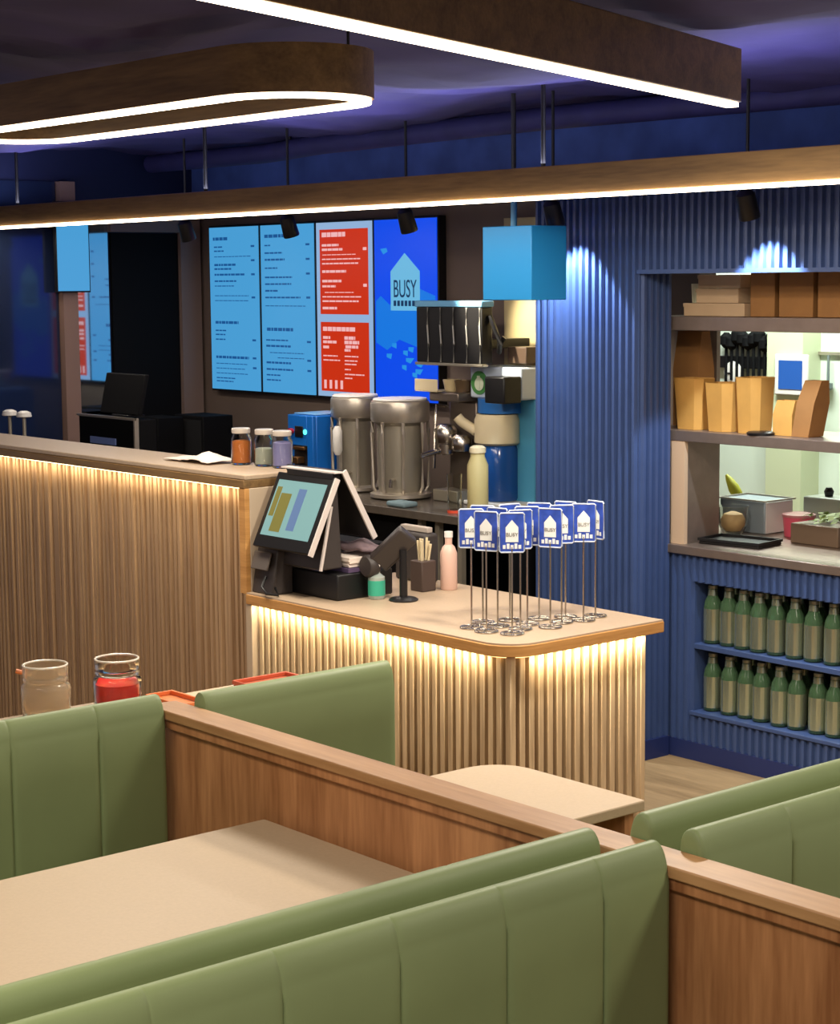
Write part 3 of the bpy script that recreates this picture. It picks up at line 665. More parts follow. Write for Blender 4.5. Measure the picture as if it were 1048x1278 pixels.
# ---------------------------------------------------------------- menu screens
def screen(label, x0, x1, name='menu_screen'):
    t = thing(name, label, 'screen', ((x0+x1)/2, 5.58, 1.66), 0, 'menu screens on the back wall')
    obj('housing', MB().box(x0+.001, x1-.001, 5.572, 5.62, 1.236, 2.086), BLACK, t, .003, world=True)
    return t
def wbox(mb, x0, x1, z0, z1, k=0): mb.box(x0, x1, 5.5665-.0012*k, 5.5675-.0012*k, z0, z1)
Z0, Z1 = 1.246, 2.076
X = [-8.292, -7.836, -7.374, -6.924, -6.466]
def text_lines(mb, rows, x0, w):
    for (z, a, b, h) in rows:
        x = x0+a*w
        while x < x0+b*w:
            l = random.uniform(.015, .04); e = min(x+l, x0+b*w)
            wbox(mb, x, e, z-h/2, z+h/2, 1); x = e+.006
for i, lab in ((0, 'light blue menu screen at the left end of the row'), (1, 'second light blue menu screen from the left')):
    t = screen(lab, X[i], X[i+1]); d = MB(); wbox(d, X[i]+.012, X[i+1]-.012, Z0, Z1); d.box(X[i]+.012, X[i+1]-.012, 5.5675, 5.5715, Z0, Z1)
    obj('display', d, CYAN, t, world=True)
    w = X[i+1]-X[i]-.024; x0 = X[i]+.012; m = MB()
    H = lambda q: Z1-(Z1-Z0)*q
    if i == 0: L = [(.07,.08,.38,.016),(.12,.1,.28,.007),(.145,.1,.3,.007),(.18,.1,.85,.004),(.23,.1,.55,.011),(.255,.1,.45,.009),(.29,.1,.72,.01),(.33,.1,.55,.008),(.36,.1,.5,.005),(.42,.1,.8,.004),(.45,.1,.8,.004),
                     (.585,.1,.58,.014),(.635,.1,.32,.007),(.66,.1,.3,.007),(.69,.1,.3,.007),(.80,.1,.78,.013),(.84,.1,.75,.004),(.87,.1,.7,.004),(.90,.1,.75,.004),(.93,.1,.5,.006),(.95,.1,.45,.006)]
    else: L = [(.065,.08,.45,.016),(.12,.08,.2,.007),(.165,.08,.42,.008),(.205,.08,.46,.01),(.255,.08,.32,.007),(.31,.08,.6,.008),(.35,.08,.58,.008),(.39,.08,.33,.009),(.43,.08,.75,.008),(.48,.08,.85,.004),
               (.62,.1,.6,.016),(.685,.08,.5,.007),(.72,.08,.55,.01),(.76,.15,.8,.004),(.79,.3,.8,.004),(.82,.08,.55,.01),(.86,.08,.6,.009),(.895,.08,.35,.007),(.925,.08,.35,.007)]
    text_lines(m, [(H(a), b, c, h) for a, b, c, h in L], x0, w)
    for q in (.12, .205, .29, .43, .69, .8, .86): wbox(m, x0+.86*w, x0+.93*w, H(q)-.005, H(q)+.005, 1)
    obj('menu_text', m, CYANTXT, t, world=True, label='blue menu lines')
t = screen('menu screen with two red panels, third from the left', X[2], X[3])
d = MB(); d.box(X[2]+.012, X[3]-.012, 5.5665, 5.5715, Z0, Z1); obj('display', d, mat('screen_pale', (20, 30, 40), .3, emit=(150, 184, 224), power=.9), t, world=True)
x0, x1 = X[2]+.04, X[3]-.038; w = x1-x0; H = lambda q: Z1-(Z1-Z0)*q
m1 = MB(); wbox(m1, x0, x1, H(.525), H(.04), 1); obj('red_panel', m1, RED, t, world=True, label='upper red panel')
m2 = MB(); wbox(m2, x0, x1, H(.97), H(.57), 1); obj('red_panel', m2, RED, t, world=True, label='lower red panel')
m = MB()
L = [(.07,.05,.55,.022),(.13,.05,.4,.011),(.155,.05,.48,.011),(.185,.06,.75,.004),(.21,.05,.85,.006),(.235,.05,.8,.007),(.28,.05,.55,.012),(.335,.05,.45,.012),(.365,.05,.33,.01),(.4,.1,.7,.004),(.425,.05,.85,.006),(.45,.05,.8,.008),(.49,.05,.35,.012),
     (.61,.05,.72,.02),(.66,.05,.2,.013),(.685,.05,.33,.013),(.715,.05,.17,.013),(.66,.5,.72,.016),(.685,.5,.8,.016),(.71,.52,.78,.014),(.73,.5,.62,.012),(.765,.05,.35,.006),(.79,.05,.4,.006),(.765,.5,.78,.006),(.79,.5,.76,.006),(.81,.5,.75,.006),(.84,.5,.62,.006),(.868,.5,.9,.006),(.89,.5,.65,.006)]
for (z, a, b, h) in L:
    x = x0+a*w
    while x < x0+b*w:
        e = min(x+random.uniform(.02, .05), x0+b*w); wbox(m, x, e, H(z)-h/2, H(z)+h/2, 2); x = e+.005
for k in range(4): wbox(m, x0+(.06+.115*k)*w, x0+(.11+.115*k)*w, H(.955), H(.905), 2)
for q in (.155, .36): wbox(m, x0+.9*w, x0+.97*w, H(q)-.007, H(q)+.007, 2)
obj('menu_text', m, REDTXT, t, world=True, label='pale pink menu lines')
t = screen('deep blue screen with pale house logo, right end of the row', X[3], X[4])
d = MB(); d.box(X[3]+.008, X[4]-.008, 5.5665, 5.5715, Z0, Z1); obj('display', d, SCRBLUE, t, world=True)
x0 = X[3]+.008; w = X[4]-X[3]-.016
def flat_poly(pts, k):
    mb = MB(); n = len(pts); ya, yb = 5.5675-.0012*k, 5.5665-.0012*k
    return mb.add([(a, ya, z) for a, z in pts]+[(a, yb, z) for a, z in pts], [tuple(range(n)), tuple(range(2*n-1, n-1, -1))]+[(i, (i+1) % n, n+(i+1) % n, n+i) for i in range(n)])
P = lambda u, q: (x0+u*w, H(q))
obj('landscape', flat_poly([P(.02, .45), P(.1, .42), P(.25, .47), P(.6, .36), P(.98, .42), P(.98, .6), P(.7, .7), P(.4, .66), P(.2, .72), P(.02, .68)], 1), SCRMID, t, world=True, label='mid blue landscape shapes')
hl = MB()
for k in range(9):
    u = .18+random.random()*.5; q = .68+.02*k
    pz = flat_poly([P(u, q), P(u+.07+.1*random.random(), q), P(u+.07, q+.03), P(u, q+.02)], 1); hl.add(pz.v, pz.f)
pz = flat_poly([P(.1, .16), P(.2, .155), P(.22, .175), P(.15, .19)], 1); hl.add(pz.v, pz.f)
obj('highlights', hl, mat('screen_sparkle', (10, 30, 60), .3, emit=(40, 150, 232), power=.9), t, world=True, label='paler blue flecks')
lg_ = obj('house_logo', flat_poly([P(.27, .50), P(.74, .50), P(.74, .285), P(.5, .185), P(.27, .285)], 2), SCRLOGO, t, world=True, label='pale house-shaped logo')
tm = text_mesh('BUSY', .10, FRONT(x0+.505*w, 5.5625, H(.385)) @ Matrix.Diagonal((.72, 1.15, 1, 1)), .0005)
obj('lettering', tm, TXTDARK, t, world=True, label='tall dark letters')
sm_ = MB()
for k in range(6): wbox(sm_, x0+(.32+.06*k)*w, x0+(.36+.06*k)*w, H(.475), H(.445), 3)
obj('small_print', sm_, TXTDARK, t, world=True)

# ---------------------------------------------------------------- beams, lamps and spots
bm_ = thing('light_beam', 'long wooden beam lamp with a glowing lower edge above the till', 'pendant lamp', (-5.9, 4.4, 2.07))
obj('beam', MB().box(-8.4, -2.9, 4.392, 4.46, 2.072, 2.168), W_BEAM, bm_, .003, world=True)
obj('led_strip', MB().box(-8.4, -2.9, 4.384, 4.44, 2.061, 2.0715), LEDWHITE, bm_, world=True, label='white glowing strip')
for x in (-4.60, -6.6, -3.2, -8.2): obj('suspension_rod', MB().tube([(x, 4.425, 2.168), (x, 4.425, 2.47)], .008, 8), BLACK, bm_, world=True)
def stadium(cx, cy, lx, r, n=14):
    pts = []
    for s, x in ((1, cx+lx/2), (-1, cx-lx/2)):
        for k in range(n+1):
            a = (-PI/2+PI*k/n) if s > 0 else (PI/2+PI*k/n); pts.append((x+r*math.cos(a), cy+r*math.sin(a)))
    return pts
def loop_lamp(label, cx, cy, lx, r, z=2.25, group=None):
    t = thing('loop_pendant', label, 'pendant lamp', (cx, cy, z), 0, group)
    p = stadium(0, 0, lx, r)
    obj('frame', MB().rail([(x, y, .012) for x, y in p], .05, .12), W_BEAM, t)
    obj('led_strip', MB().rail([(x, y, 0) for x, y in p], .036, .011), LEDWHITE, t, label='white glowing strip')
    for s in (-1, 1): obj('cable', MB().tube([(s*lx/2, r, .13), (s*lx/2, r, .21)], .004, 6), BLACK, t)
    return t
LP1 = loop_lamp('racetrack-shaped wooden loop lamp with glowing underside, at upper left', -4.72, 2.945, 1.45, .19)
lb = thing('ceiling_light_bar', 'wooden ceiling light bar with glowing lower edge at the top of the view', 'pendant lamp', (-2.85, 2.46, 2.25))
p0, p1 = Vector((-2.58, 1.70, 2.25)), Vector((-3.39, 3.96, 2.25))
obj('beam', MB().rail([p0+Vector((0, 0, .012)), p1+Vector((0, 0, .012))], .05, .14, closed=False), W_BEAM, lb, .003, world=True)
obj('led_strip', MB().rail([p0, p1], .034, .011, closed=False), LEDWHITE, lb, world=True, label='white glowing strip')
obj('suspension_rod', MB().tube([(-2.75, 2.18, 2.40), (-2.75, 2.18, 2.47)], .006, 8), BLACK, lb, world=True)
obj('suspension_rod', MB().tube([(-3.0, 2.87, 2.40), (-3.0, 2.87, 2.47)], .006, 8), BLACK, lb, world=True)
def spot_fix(label, x, y=4.95, z=2.045):
    t = thing('spotlight', label, 'spotlight', (x, y, z), 0, None)
    obj('stem', MB().tube([(0, 0, .035), (0, 0, .44)], .006, 8), BLACK, t)
    h = MB().lathe([(.018, .045), (.032, .03), (.036, -.05), (.033, -.055), (.03, -.04)], n=24).xf(Matrix.Rotation(math.radians(18), 4, 'X'))
    obj('head', h, BLACK, t)
    l = obj('lens', MB().lathe([(.028, -.043), (.028, -.045)], n=20).xf(Matrix.Rotation(math.radians(18), 4, 'X')), mat('spot_lens', (240, 230, 210), .3, emit=(255, 236, 200), power=1.5), t, label='lit lens')
    return t
SPX = [-7.556, -6.745, -5.942, -5.094]
for x, lab in zip(SPX, ('black spotlight nearest the black door', 'black spotlight in front of the second light blue menu screen', 'black spotlight in front of the deep blue logo screen', 'black spotlight lighting the blue slatted pillar')):
    spot_fix(lab, x)
spot_fix('black spotlight above the kitchen pass', -4.17)
pdn = thing('hanging_sign_box', 'bright blue box hanging on a short rod in front of the slatted pillar', 'hanging box', (-5.08, 4.78, 1.724))
obj('box', MB().box(-5.206, -4.947, 4.70, 4.876, 1.724, 1.99), mat('cyan_blue_box', (30, 132, 196), .45), pdn, .003, world=True)
obj('rod', MB().tube([(-5.135, 4.79, 1.991), (-5.135, 4.79, 2.10)], .012, 10), mat('cyan_rod', (70, 140, 180), .4), pdn, world=True)
obj('cable', MB().tube([(-5.135, 4.79, 2.10), (-5.135, 4.79, 2.47)], .009, 8), BLACK, pdn, world=True)
# ceiling ducts give the uneven dark ceiling its ridges
dt = thing('ceiling_pipe', 'dark blue pipe running along the ceiling above the back counter', 'pipe', (-6.2, 5.25, 2.38))
obj('pipe', MB().tube([(-8.4, 5.3, 2.40), (-7.4, 5.32, 2.40), (-6.9, 5.25, 2.41), (-5.4, 5.22, 2.42), (-3.2, 5.25, 2.41)], .045, 14), mat('duct_navy', (44, 42, 92), .7, noise=.2, nscale=8), dt, world=True)
obj('hanger', MB().tube([(-7.2, 5.3, 2.42), (-7.2, 5.3, 2.47)], .008, 6), BLACK, dt, world=True)

# ---------------------------------------------------------------- left background objects
cab = thing('under_counter_fridge', 'black cabinet with steel edge under the black monitor by the mirror', 'cabinet', (-7.55, 4.6, 0))
obj('body', MB().box(-7.73, -7.24, 4.45, 4.56, 0, 1.19), BLACKM, cab, .004, world=True)
obj('steel_edge', MB().box(-7.238, -7.228, 4.44, 4.462, .3, 1.2).box(-7.73, -7.228, 4.438, 4.449, 1.19, 1.2), STEEL, cab, world=True, label='steel edging')
obj('papers', MB().box(-7.62, -7.4, 4.442, 4.4485, 1.07, 1.10), mat('blue_white_paper', (120, 140, 200), .6), cab, world=True, label='pale papers')
mo = thing('monitor', 'black monitor standing on the black cabinet in front of the door', 'monitor', (-7.405, 4.53, 1.2005))
obj('screen_panel', MB().obox((0, -.03, .10), (.165, .0, 0), (0, .012, 0), (0, .02, .09)), BLACKM, mo, .004)
obj('stand', MB().tube([(.02, -.03, .004), (.02, -.03, .03)], .014, 10), BLACK, mo)
obj('stand_foot', MB().box(-.05, .09, -.07, .02, 0, .008), BLACK, mo, .002)
bx = thing('black_cabinet', 'tall black cabinet against the black door frame', 'cabinet', (-7.9, 5.25, 0))
obj('body', MB().box(-8.2, -8.0, 5.05, 5.2, .851, 1.13), BLACKM, bx, .004, world=True)
hs = thing('wall_screen', 'light blue lit screen high up at the far left edge, above the taupe post', 'screen', (-8.38, 4.80, 1.752))
obj('housing', MB().box(-.028, 0, -.075, .115, 0, .45), BLACK, hs, .003)
obj('display', MB().box(.0005, .002, -.07, .108, .008, .44), CYAN, hs)
sp = thing('speaker', 'black box speaker on the back counter left of the orange jar', 'speaker', (-7.97, 5.3, .851))
obj('cabinet', MB().box(-.145, .115, -.08, .1, 0, .285), BLACKM, sp, .005)
obj('grille', MB().box(-.13, .10, -.084, -.0805, .02, .265), mat('grille_black', (16, 16, 18), .9), sp)

# ---------------------------------------------------------------- kitchen pass
cabt = thing('bottle_cabinet', 'blue slatted cabinet with open bottle shelves under the steel pass', 'cabinet', (-4.1, 5.4, 0))
YF = 5.264
cx0, cx1, ox0, ox1 = -4.79, -3.2, -4.66, -3.3
car = MB().box(cx0, cx1, 5.62, 5.66, .07, .776)
obj('back_panel', car, mat('navy_inside', (24, 36, 60), .6), cabt, world=True, label='dark inside back')
fr = MB().box(cx0, ox0, YF, 5.62, .07, .776).box(ox1, cx1, YF, 5.62, .07, .776).box(ox0, ox1, YF, 5.62, .675, .776).box(ox0, ox1, YF, 5.62, .07, .172)
slats_x(fr, cx0+.014, ox0-.012, YF, .07, .776, .03, .018, .012)
slats_x(fr, ox0-.012, ox1, YF, .68, .776, .034, .02, .012)
slats_x(fr, ox0-.012, ox1, YF, .07, .170, .034, .02, .012)
obj('frame', fr, BLUE, cabt, world=True)
obj('sill', MB().box(ox0-.012, ox1, YF-.016, 5.62, .173, .188), BLUE, cabt, .002, world=True)
obj('shelf', MB().box(ox0, ox1, YF-.004, 5.62, .425, .445), BLUE, cabt, .002, world=True)
obj('plinth', MB().box(cx0+.01, cx1, YF-.012, 5.6, 0, .0695), BLUEDK, cabt, world=True)
# bottles
def bottle(loc, label, grp):
    t = thing('glass_bottle', label, 'bottle', loc, 0, grp)
    obj('glass', MB().lathe([(.028, 0), (.034, .005), (.034, .135), (.03, .158), (.019, .18), (.0165, .205)], n=20), BOTTLE, t, sharp=60)
    obj('label', MB().lathe([(.0344, .014), (.0344, .132)], n=20), LABEL, t, label='pale label')
    obj('neck_band', MB().lathe([(.0195, .181), (.0172, .203)], n=16), LABEL, t)
    obj('cap', MB().lathe([(.0175, .2055), (.0175, .217), (.014, .219)], n=16), mat('bottle_cap', (150, 150, 130), .35, .5), t)
    return t
UP = [-4.572, -4.497, -4.421, -4.345, -4.268, -4.182, -4.105, -4.02, -3.944, -3.868]
LO = [-4.572, -4.485, -4.408, -4.335, -4.245, -4.172, -4.082, -4.008, -3.93, -3.85]
bp_ = None
for (row, z, nm) in ((UP, .4455, 'upper'), (LO, .1885, 'lower')):
    for i, x in enumerate(row):
        lab = '%s green bottle from the left, front row of the %s blue shelf' % (ORD[i], nm)
        if bp_ is None: bp_ = bottle((x-.045, 5.315, z), lab, 'green bottles on the upper blue shelf')
        else: dup(bp_, (x-.045, 5.315+random.uniform(-.006, .006), z), random.uniform(-.5, .5), lab, 'green bottles on the %s blue shelf' % nm)
    for i, x in enumerate(row[:9]):
        lab = '%s green bottle from the left, back row of the %s blue shelf' % (ORD[i], nm)
        dup(bp_, (x-.01, 5.40, z), random.uniform(-.5, .5), lab, 'green bottles on the %s blue shelf' % nm)
PASS = mat('pass_steel', (150, 132, 120), .35, .7, noise=.08, nscale=18)
pc = tag(obj('pass_worktop', MB().box(-4.786, -3.2, 5.24, 6.15, .777, .81).box(-4.965, -4.786, 5.275, 6.15, .777, .81), PASS, None, .003), 'steel pass worktop above the blue bottle cabinet', 'worktop')
ps = thing('pass_shelving', 'steel two-tier overshelf standing on the kitchen pass', 'shelf', (-4.1, 5.45, .8105))
obj('shelf', MB().box(-4.94, -3.2, 5.264, 5.61, 1.197, 1.236), PASS, ps, .002, world=True)
obj('shelf', MB().box(-4.94, -3.2, 5.264, 5.61, 1.607, 1.658), PASS, ps, .002, world=True)
PB = mat('post_beige', (198, 168, 138), .5)
obj('post', MB().box(-4.785, -4.72, 5.266, 5.285, .8105, 1.1965), PB, ps, world=True, label='beige front post')
obj('side_panel', MB().box(-4.745, -4.73, 5.287, 5.475, .8105, 1.1965).box(-4.935, -4.845, 5.585, 5.605, 1.2365, 1.6065), PASS, ps, world=True)
obj('post', MB().box(-4.012, -3.99, 5.40, 5.43, .8105, 1.1965), STEEL, ps, world=True)
obj('post', MB().box(-4.012, -3.99, 5.40, 5.43, 1.2365, 1.6065), STEEL, ps, world=True)
# kraft containers
def kraft_bowl(label, loc, wx, wy, h, m, taper=.78, rz=0, notch=False, cat='food box', name='kraft_bowl'):
    t = thing(name, label, cat, loc, rz)
    def ring(k, z, dx=0):
        a, b = wx/2*k, wy/2*k; c = min(a, b)*.45
        return [(-a+c, -b, z), (a-c, -b, z), (a, -b+c, z), (a, b-c, z), (a-c, b, z), (-a+c, b, z), (-a, b-c, z), (-a, -b+c, z)]
    rings = [ring(taper, 0), ring(1, h*.97), ring(1.02, h), ring(.97, h), ring(.95, h*.95), ring(taper*.95, .006)]
    vs = [v for r in rings for v in r]; fs = [tuple(range(7, -1, -1))]
    for k in range(len(rings)-1):
        for i in range(8): fs.append((k*8+i, k*8+(i+1) % 8, (k+1)*8+(i+1) % 8, (k+1)*8+i))
    fs.append(tuple(range((len(rings)-1)*8, len(rings)*8)))
    obj('tub', MB().add(vs, fs), m, t)
    return t
kraft_bowl('tall kraft tub at left end of the middle pass shelf, before a bag', (-4.755, 5.355, 1.237), .148, .11, .19, KRAFT, .8)
kraft_bowl('wide kraft tub left of centre on the middle pass shelf', (-4.607, 5.36, 1.237), .135, .13, .178, KRAFT, .82)
kraft_bowl('second wide kraft tub nested against the first on the middle pass shelf', (-4.475, 5.37, 1.237), .12, .13, .202, KRAFT, .86)
def bag(label, loc, wx, wy, h, m, rz=0, lean=0):
    t = thing('paper_bag', label, 'paper bag', loc, rz)
    vs = []
    for z, k in ((0, 1), (h*.6, 1.02), (h, .96)):
        for a, b in ((-1,-1),(1,-1),(1,1),(-1,1)): vs.append((a*wx/2*k+lean*z, b*wy/2*(k if z < h else .5), z))
    for a, b in ((-1,-1),(1,-1),(1,1),(-1,1)): vs.append((a*wx/2*.9+lean*h, b*wy/2*.4, h*.9))
    fs = [(3,2,1,0)]
    for k in range(3):
        for i in range(4): fs.append((k*4+i, k*4+(i+1) % 4, (k+1)*4+(i+1) % 4, (k+1)*4+i))
    fs.append((12,13,14,15))
    obj('paper', MB().add(vs, fs), m, t); return t
bag('brown paper bag standing at the left end of the middle pass shelf', (-4.865, 5.475, 1.237), .125, .09, .36, KRAFTDK)
bag('small kraft bag right of the tubs on the middle pass shelf', (-4.315, 5.37, 1.237), .085, .08, .125, KRAFT)
bag('leaning brown kraft bag with open top at the right of the middle pass shelf', (-4.235, 5.37, 1.237), .075, .085, .20, KRAFTDK, 0, .2)
bag('kraft bag at the far right edge of the middle pass shelf', (-3.96, 5.34, 1.237), .08, .09, .24, KRAFT)
tag(obj('dark_saucer', MB().lathe([(.05, 0), (.052, .008), (.045, .012)], n=24), BLACK, None), 'dark round saucer lying between the kraft tubs and the small bag', 'saucer').location = (-4.395, 5.31, 1.237)
# top shelf boxes
def carton(label, x0, x1, y0, y1, z0, z1, m):
    t = thing('cardboard_box', label, 'box', ((x0+x1)/2, (y0+y1)/2, z0))
    obj('body', MB().box(x0, x1, y0, y1, z0, z1), m, t, .002, world=True)
    obj('lid', MB().box(x0-.002, x1+.002, y0-.002, y1+.002, z1-.012, z1+.001), m, t, world=True)
carton('flat pale carton at the bottom of the stack on the top pass shelf', -4.76, -4.47, 5.30, 5.56, 1.659, 1.705, KRAFTPALE)
carton('flat pale carton in the middle of the stack on the top pass shelf', -4.70, -4.50, 5.30, 5.56, 1.707, 1.758, KRAFTPALE)
carton('flat pale carton on top of the stack on the top pass shelf', -4.70, -4.50, 5.31, 5.56, 1.76, 1.808, KRAFTPALE)
carton('tall brown carton right of the stacked flat ones on the top pass shelf', -4.46, -4.35, 5.32, 5.55, 1.659, 1.86, KRAFTDK)
carton('second tall brown carton on the top pass shelf', -4.33, -4.18, 5.32, 5.55, 1.659, 1.85, KRAFTDK)
carton('third tall brown carton at the right of the top pass shelf', -4.16, -4.0, 5.32, 5.55, 1.659, 1.84, KRAFTDK)
dn_ = thing('plastic_tub', 'clear plastic tub left of the pale cartons on the top pass shelf', 'tub', (-4.735, 5.36, 1.707))
obj('tub', MB().lathe([(.028, 0), (.032, .07), (.029, .07), (.025, .004)], n=20), mat('frosted', (196, 192, 160), .3, trans=.4), dn_)
# on the steel worktop
tr = thing('black_tray', 'flat black tray on the front of the steel pass worktop', 'tray', (-4.583, 5.425, .8105), math.radians(8))
obj('tray', MB().box(-.13, .13, -.08, .08, 0, .012), BLACK, tr, .003)
obj('rim', MB().rail([(-.13, -.08, .012), (.13, -.08, .012), (.13, .08, .012), (-.13, .08, .012)], .01, .01), BLACK, tr)
gp = thing('food_container', 'grey steel food container behind the black tray', 'container', (-4.80, 5.78, .8105))
obj('pan', MB().box(-.115, .11, -.085, .085, 0, .125), mat('pan_grey', (150, 162, 170), .4, .4), gp, .004)
obj('end_label', MB().box(.1105, .113, -.08, .08, .003, .122), WHITE, gp, label='white end')
obj('rim', MB().rail([(-.12, -.09, .125), (.115, -.09, .125), (.115, .09, .125), (-.12, .09, .125)], .01, .006), STEEL, gp)
bw = thing('clear_bowl', 'clear bowl holding a pale bun at the left of the steel pass', 'bowl', (-4.755, 5.585, .8105))
obj('bowl', MB().lathe([(.035, 0), (.058, .05), (.062, .115), (.058, .115), (.054, .052), (.03, .006)], n=28), GLASS, bw, sharp=60)
obj('bun', MB().lathe([(.03, .02), (.046, .04), (.047, .065), (.036, .085), (.012, .094)], n=24), mat('bun', (214, 176, 124), .7), bw, label='pale bun')
bn = thing('banana', 'yellow green banana sticking up behind the clear bowl', 'banana', (-4.95, 5.94, .8105))
pts = [(0, 0, .02), (.005, 0, .09), (-.002, 0, .15), (-.03, 0, .20)]
obj('fruit', MB().lathe([(.006, .1), (.022, .12), (.024, .17), (.014, .215), (.006, .235)], n=12).xf(Matrix.Rotation(math.radians(-38), 4, 'Y')), mat('banana_yellow', (196, 196, 52), .5), bn)
obj('holder', MB().lathe([(.03, 0), (.03, .1), (.012, .11)], (.05, 0, 0), 16), STEEL, bn)
pk2 = thing('pink_tub', 'pink plastic tub behind the black tray on the steel pass', 'tub', (-4.575, 5.76, .8105))
obj('tub', MB().lathe([(.055, 0), (.062, .075), (.058, .075), (.05, .006)], n=28), mat('pink_plastic', (206, 84, 104), .3), pk2)
obj('lid', MB().lathe([(.064, .0755), (.064, .085), (.03, .092)], n=28), mat('pink_lid', (190, 120, 120), .3, trans=.2), pk2)
st_ = thing('steel_pan', 'shallow steel pan of green leaves at the right of the steel pass', 'pan', (-4.38, 5.68, .8105))
obj('pan', MB().box(-.10, .12, -.09, .09, 0, .075), mat('pan_brown', (118, 98, 80), .4, .3), st_, .004)
lv = MB()
for k in range(60):
    a = random.uniform(0, 6.28); c = Vector((random.uniform(-.08, .1), random.uniform(-.07, .07), .08+random.uniform(0, .03)))
    u = Vector((math.cos(a), math.sin(a), random.uniform(-.3, .6)))*.018; v = Vector((-math.sin(a), math.cos(a), random.uniform(-.3, .3)))*.012
    lv.add([c-u, c+v+Vector((0, 0, .004)), c+u, c-v], [(0, 1, 2, 3)])
lo = obj('leaves', lv, mat('salad_green', (150, 168, 96), .6), st_); lo['kind'] = 'stuff'
bj = thing('glass_tub', 'clear rectangular tub on the steel pass behind the pink tub', 'tub', (-4.60, 6.0, .8105))
obj('tub', MB().box(-.1, .16, -.06, .06, 0, .13), mat('frost_tub', (190, 196, 180), .3, trans=.3), bj, .006)
obj('black_knob', MB().lathe([(.015, .1305), (.02, .15), (.012, .165)], (-.02, 0, 0), 16), BLACK, bj, label='black knob')
# kitchen background
tb = thing('tablet', 'white framed tablet with blue screen on the kitchen pier', 'tablet', (-5.895, 7.338, 1.225))
obj('frame', MB().box(-.10, .10, 0, .018, 0, .20), WHITE, tb, .006)
obj('display', MB().box(-.072, .072, -.003, -.0005, .03, .17), mat('tablet_blue', (20, 50, 110), .3, emit=(50, 104, 176), power=.8), tb, label='blue lit display')
ur = thing('utensil_rail', 'black utensil rail holding dark kitchen tools behind the kraft tubs', 'utensil rail', (-6.24, 7.42, 1.24))
obj('rail', MB().box(-.30, .15, .04, .078, .10, .16), BLACK, ur, .003)
for k in range(9):
    x = -.16+.036*k; l = random.uniform(.10, .17)
    obj('utensil', MB().tube([(x, .03, .16+l*.55), (x, .03, .16-l)], .008, 8).lathe([(.012, -.04), (.032, -.02), (.032, .02), (.012, .04)], (x, .03, .16+l*.6), 12), BLACKM, ur)
cl = thing('wall_plate', 'round white plate clock on the kitchen wall under the utensil rail', 'plate', (-6.36, 7.47, 1.20+.115))
obj('plate', MB().lathe([(.055, 0), (.06, .012), (.05, .018)], (0, 0, 0), 32, 'y').xf(Matrix.Rotation(PI, 4, 'Z')), WHITE, cl)
obj('hand', MB().box(-.004, .004, -.022, -.019, -.01, .05).box(-.03, .004, -.022, -.019, -.006, .002), BLACK, cl)
ld = thing('ladle_rack', 'rack of grey ladles on the bright kitchen wall above the leaning bag', 'ladle rack', (-5.80, 7.46, 1.27))
obj('rail', MB().box(-.14, .1, .02, .038, .15, .165), STEELDK, ld)
for x in (-.11, -.05, .03): obj('ladle', MB().tube([(x, .01, .15), (x, .01, .02)], .007, 8).lathe([(.01, -.03), (.03, -.01), (.03, .015)], (x, .0, .0), 14), mat('ladle_grey', (110, 122, 120), .5), ld)
kl = thing('kitchen_ceiling_lamp', 'white strip lamp on the kitchen ceiling', 'lamp', (-5.6, 6.7, 2.57))
obj('diffuser', MB().box(-.6, .6, -.1, .1, 0, .02), mat('kitchen_lamp', (255, 255, 250), .5, emit=(236, 255, 240), power=8), kl)
obj('housing', MB().box(-.62, .62, -.12, .12, .0205, .03), WHITE, kl)

# ---------------------------------------------------------------- lights
def area(name, loc, sx, sy, power, col, rot=(0, 0, 0), spread=PI):
    l = bpy.data.lights.new(name, 'AREA'); l.shape = 'RECTANGLE'; l.size = sx; l.size_y = sy; l.energy = power; l.color = col; l.spread = spread
    o = bpy.data.objects.new(name, l); COL.objects.link(o); o.location = loc; o.rotation_euler = rot; return o
WARM = (1, .86, .60); SOFT = (1, .90, .76)
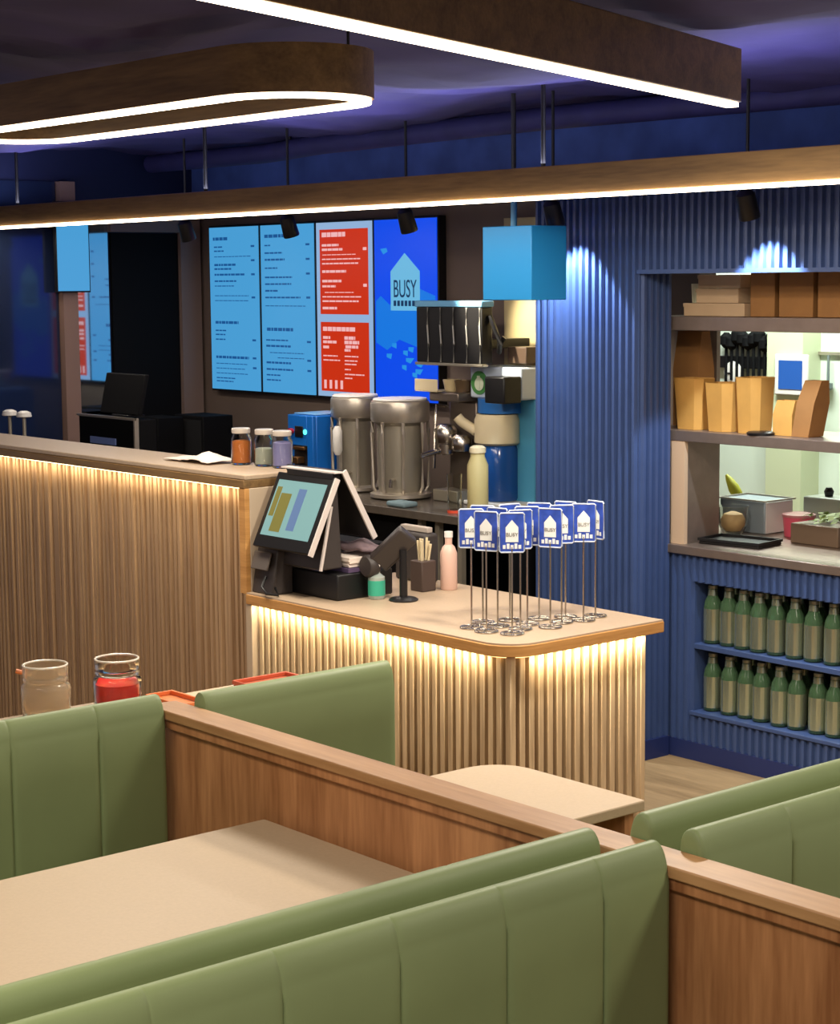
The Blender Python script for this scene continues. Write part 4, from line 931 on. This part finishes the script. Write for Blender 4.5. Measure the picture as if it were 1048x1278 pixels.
# room lamps, then added fill loops: each sits on the underside of the fitting that carries it
area('light_loop_a', (-4.72, 2.945, 2.24), 1.8, .40, 40, SOFT)
area('light_bar', (-3.26, 3.60, 2.24), .05, .3, 45, SOFT, (0, 0, math.radians(19.7)))
area('light_beam_strip', (-5.65, 4.41, 2.055), 5.4, .05, 22, SOFT)
for i, (x, y, lx, p) in enumerate(((-.9, 3.1, 1.2, 26), (-1.0, .3, 1.2, 38), (-3.0, .75, 1.2, 20))):  # unseen loop lamps added to light the booths and partition
    loop_lamp('added fill loop lamp out of view, %s' % ('beyond the right benches', 'over the nearest bench', 'over the left end of the front booth table')[i], x, y, lx, .19)
    area('light_loop', (x, y, 2.24), lx+.36, .4, p, SOFT)
# under-counter strips
area('strip_bar', (-7.0, 3.492, 1.13), 4.0, .012, 6.5, WARM, (math.radians(22), 0, 0))
area('strip_counter_front', (-4.42, 3.484, .755), 1.12, .012, 3.2, WARM, (math.radians(18), 0, 0))
area('strip_counter_side', (-3.758, 3.81, .755), .012, .46, 1.9, WARM, (0, math.radians(18), 0))
# spots
def spot(loc, tgt, power, ang, blend=.15, col=(.92, .96, 1)):
    l = bpy.data.lights.new('spot', 'SPOT'); l.energy = power; l.spot_size = math.radians(ang); l.spot_blend = blend; l.color = col; l.shadow_soft_size = .02
    o = bpy.data.objects.new('spot', l); COL.objects.link(o); o.location = loc
    o.rotation_euler = (Vector(tgt)-Vector(loc)).to_track_quat('-Z', 'Y').to_euler()
spot((-5.085, 4.967, 1.985), (-5.085, 5.08, 1.52), 60, 82, .12, (.72, .86, 1))
spot((-4.17, 4.967, 1.985), (-4.17, 5.08, 1.52), 60, 82, .12, (.72, .86, 1))
spot((-5.942, 4.967, 1.97), (-5.66, 5.6, 1.50), 90, 60, .6, (1, .9, .7))
spot((-6.745, 4.967, 1.97), (-6.6, 5.3, 1.0), 25, 70, .6, (1, .92, .8))
area('added_uplight', (-5.65, 4.425, 2.18), 5.4, .06, 26, (.72, .74, 1), (PI, 0, 0))  # added wash without a fitting, lifts the ceiling and upper wall
area('light_kitchen', (-5.6, 6.7, 2.56), 1.2, .2, 75, (.92, 1, .94))

w = bpy.data.worlds.new('world'); S.world = w; w.use_nodes = True
w.node_tree.nodes['Background'].inputs[0].default_value = (*lin((190, 180, 190)), 1)
w.node_tree.nodes['Background'].inputs[1].default_value = .55
S.view_settings.view_transform = 'Standard'; S.view_settings.look = 'None'; S.view_settings.gamma = 1; S.view_settings.use_curve_mapping = False
S.view_settings.exposure = 0
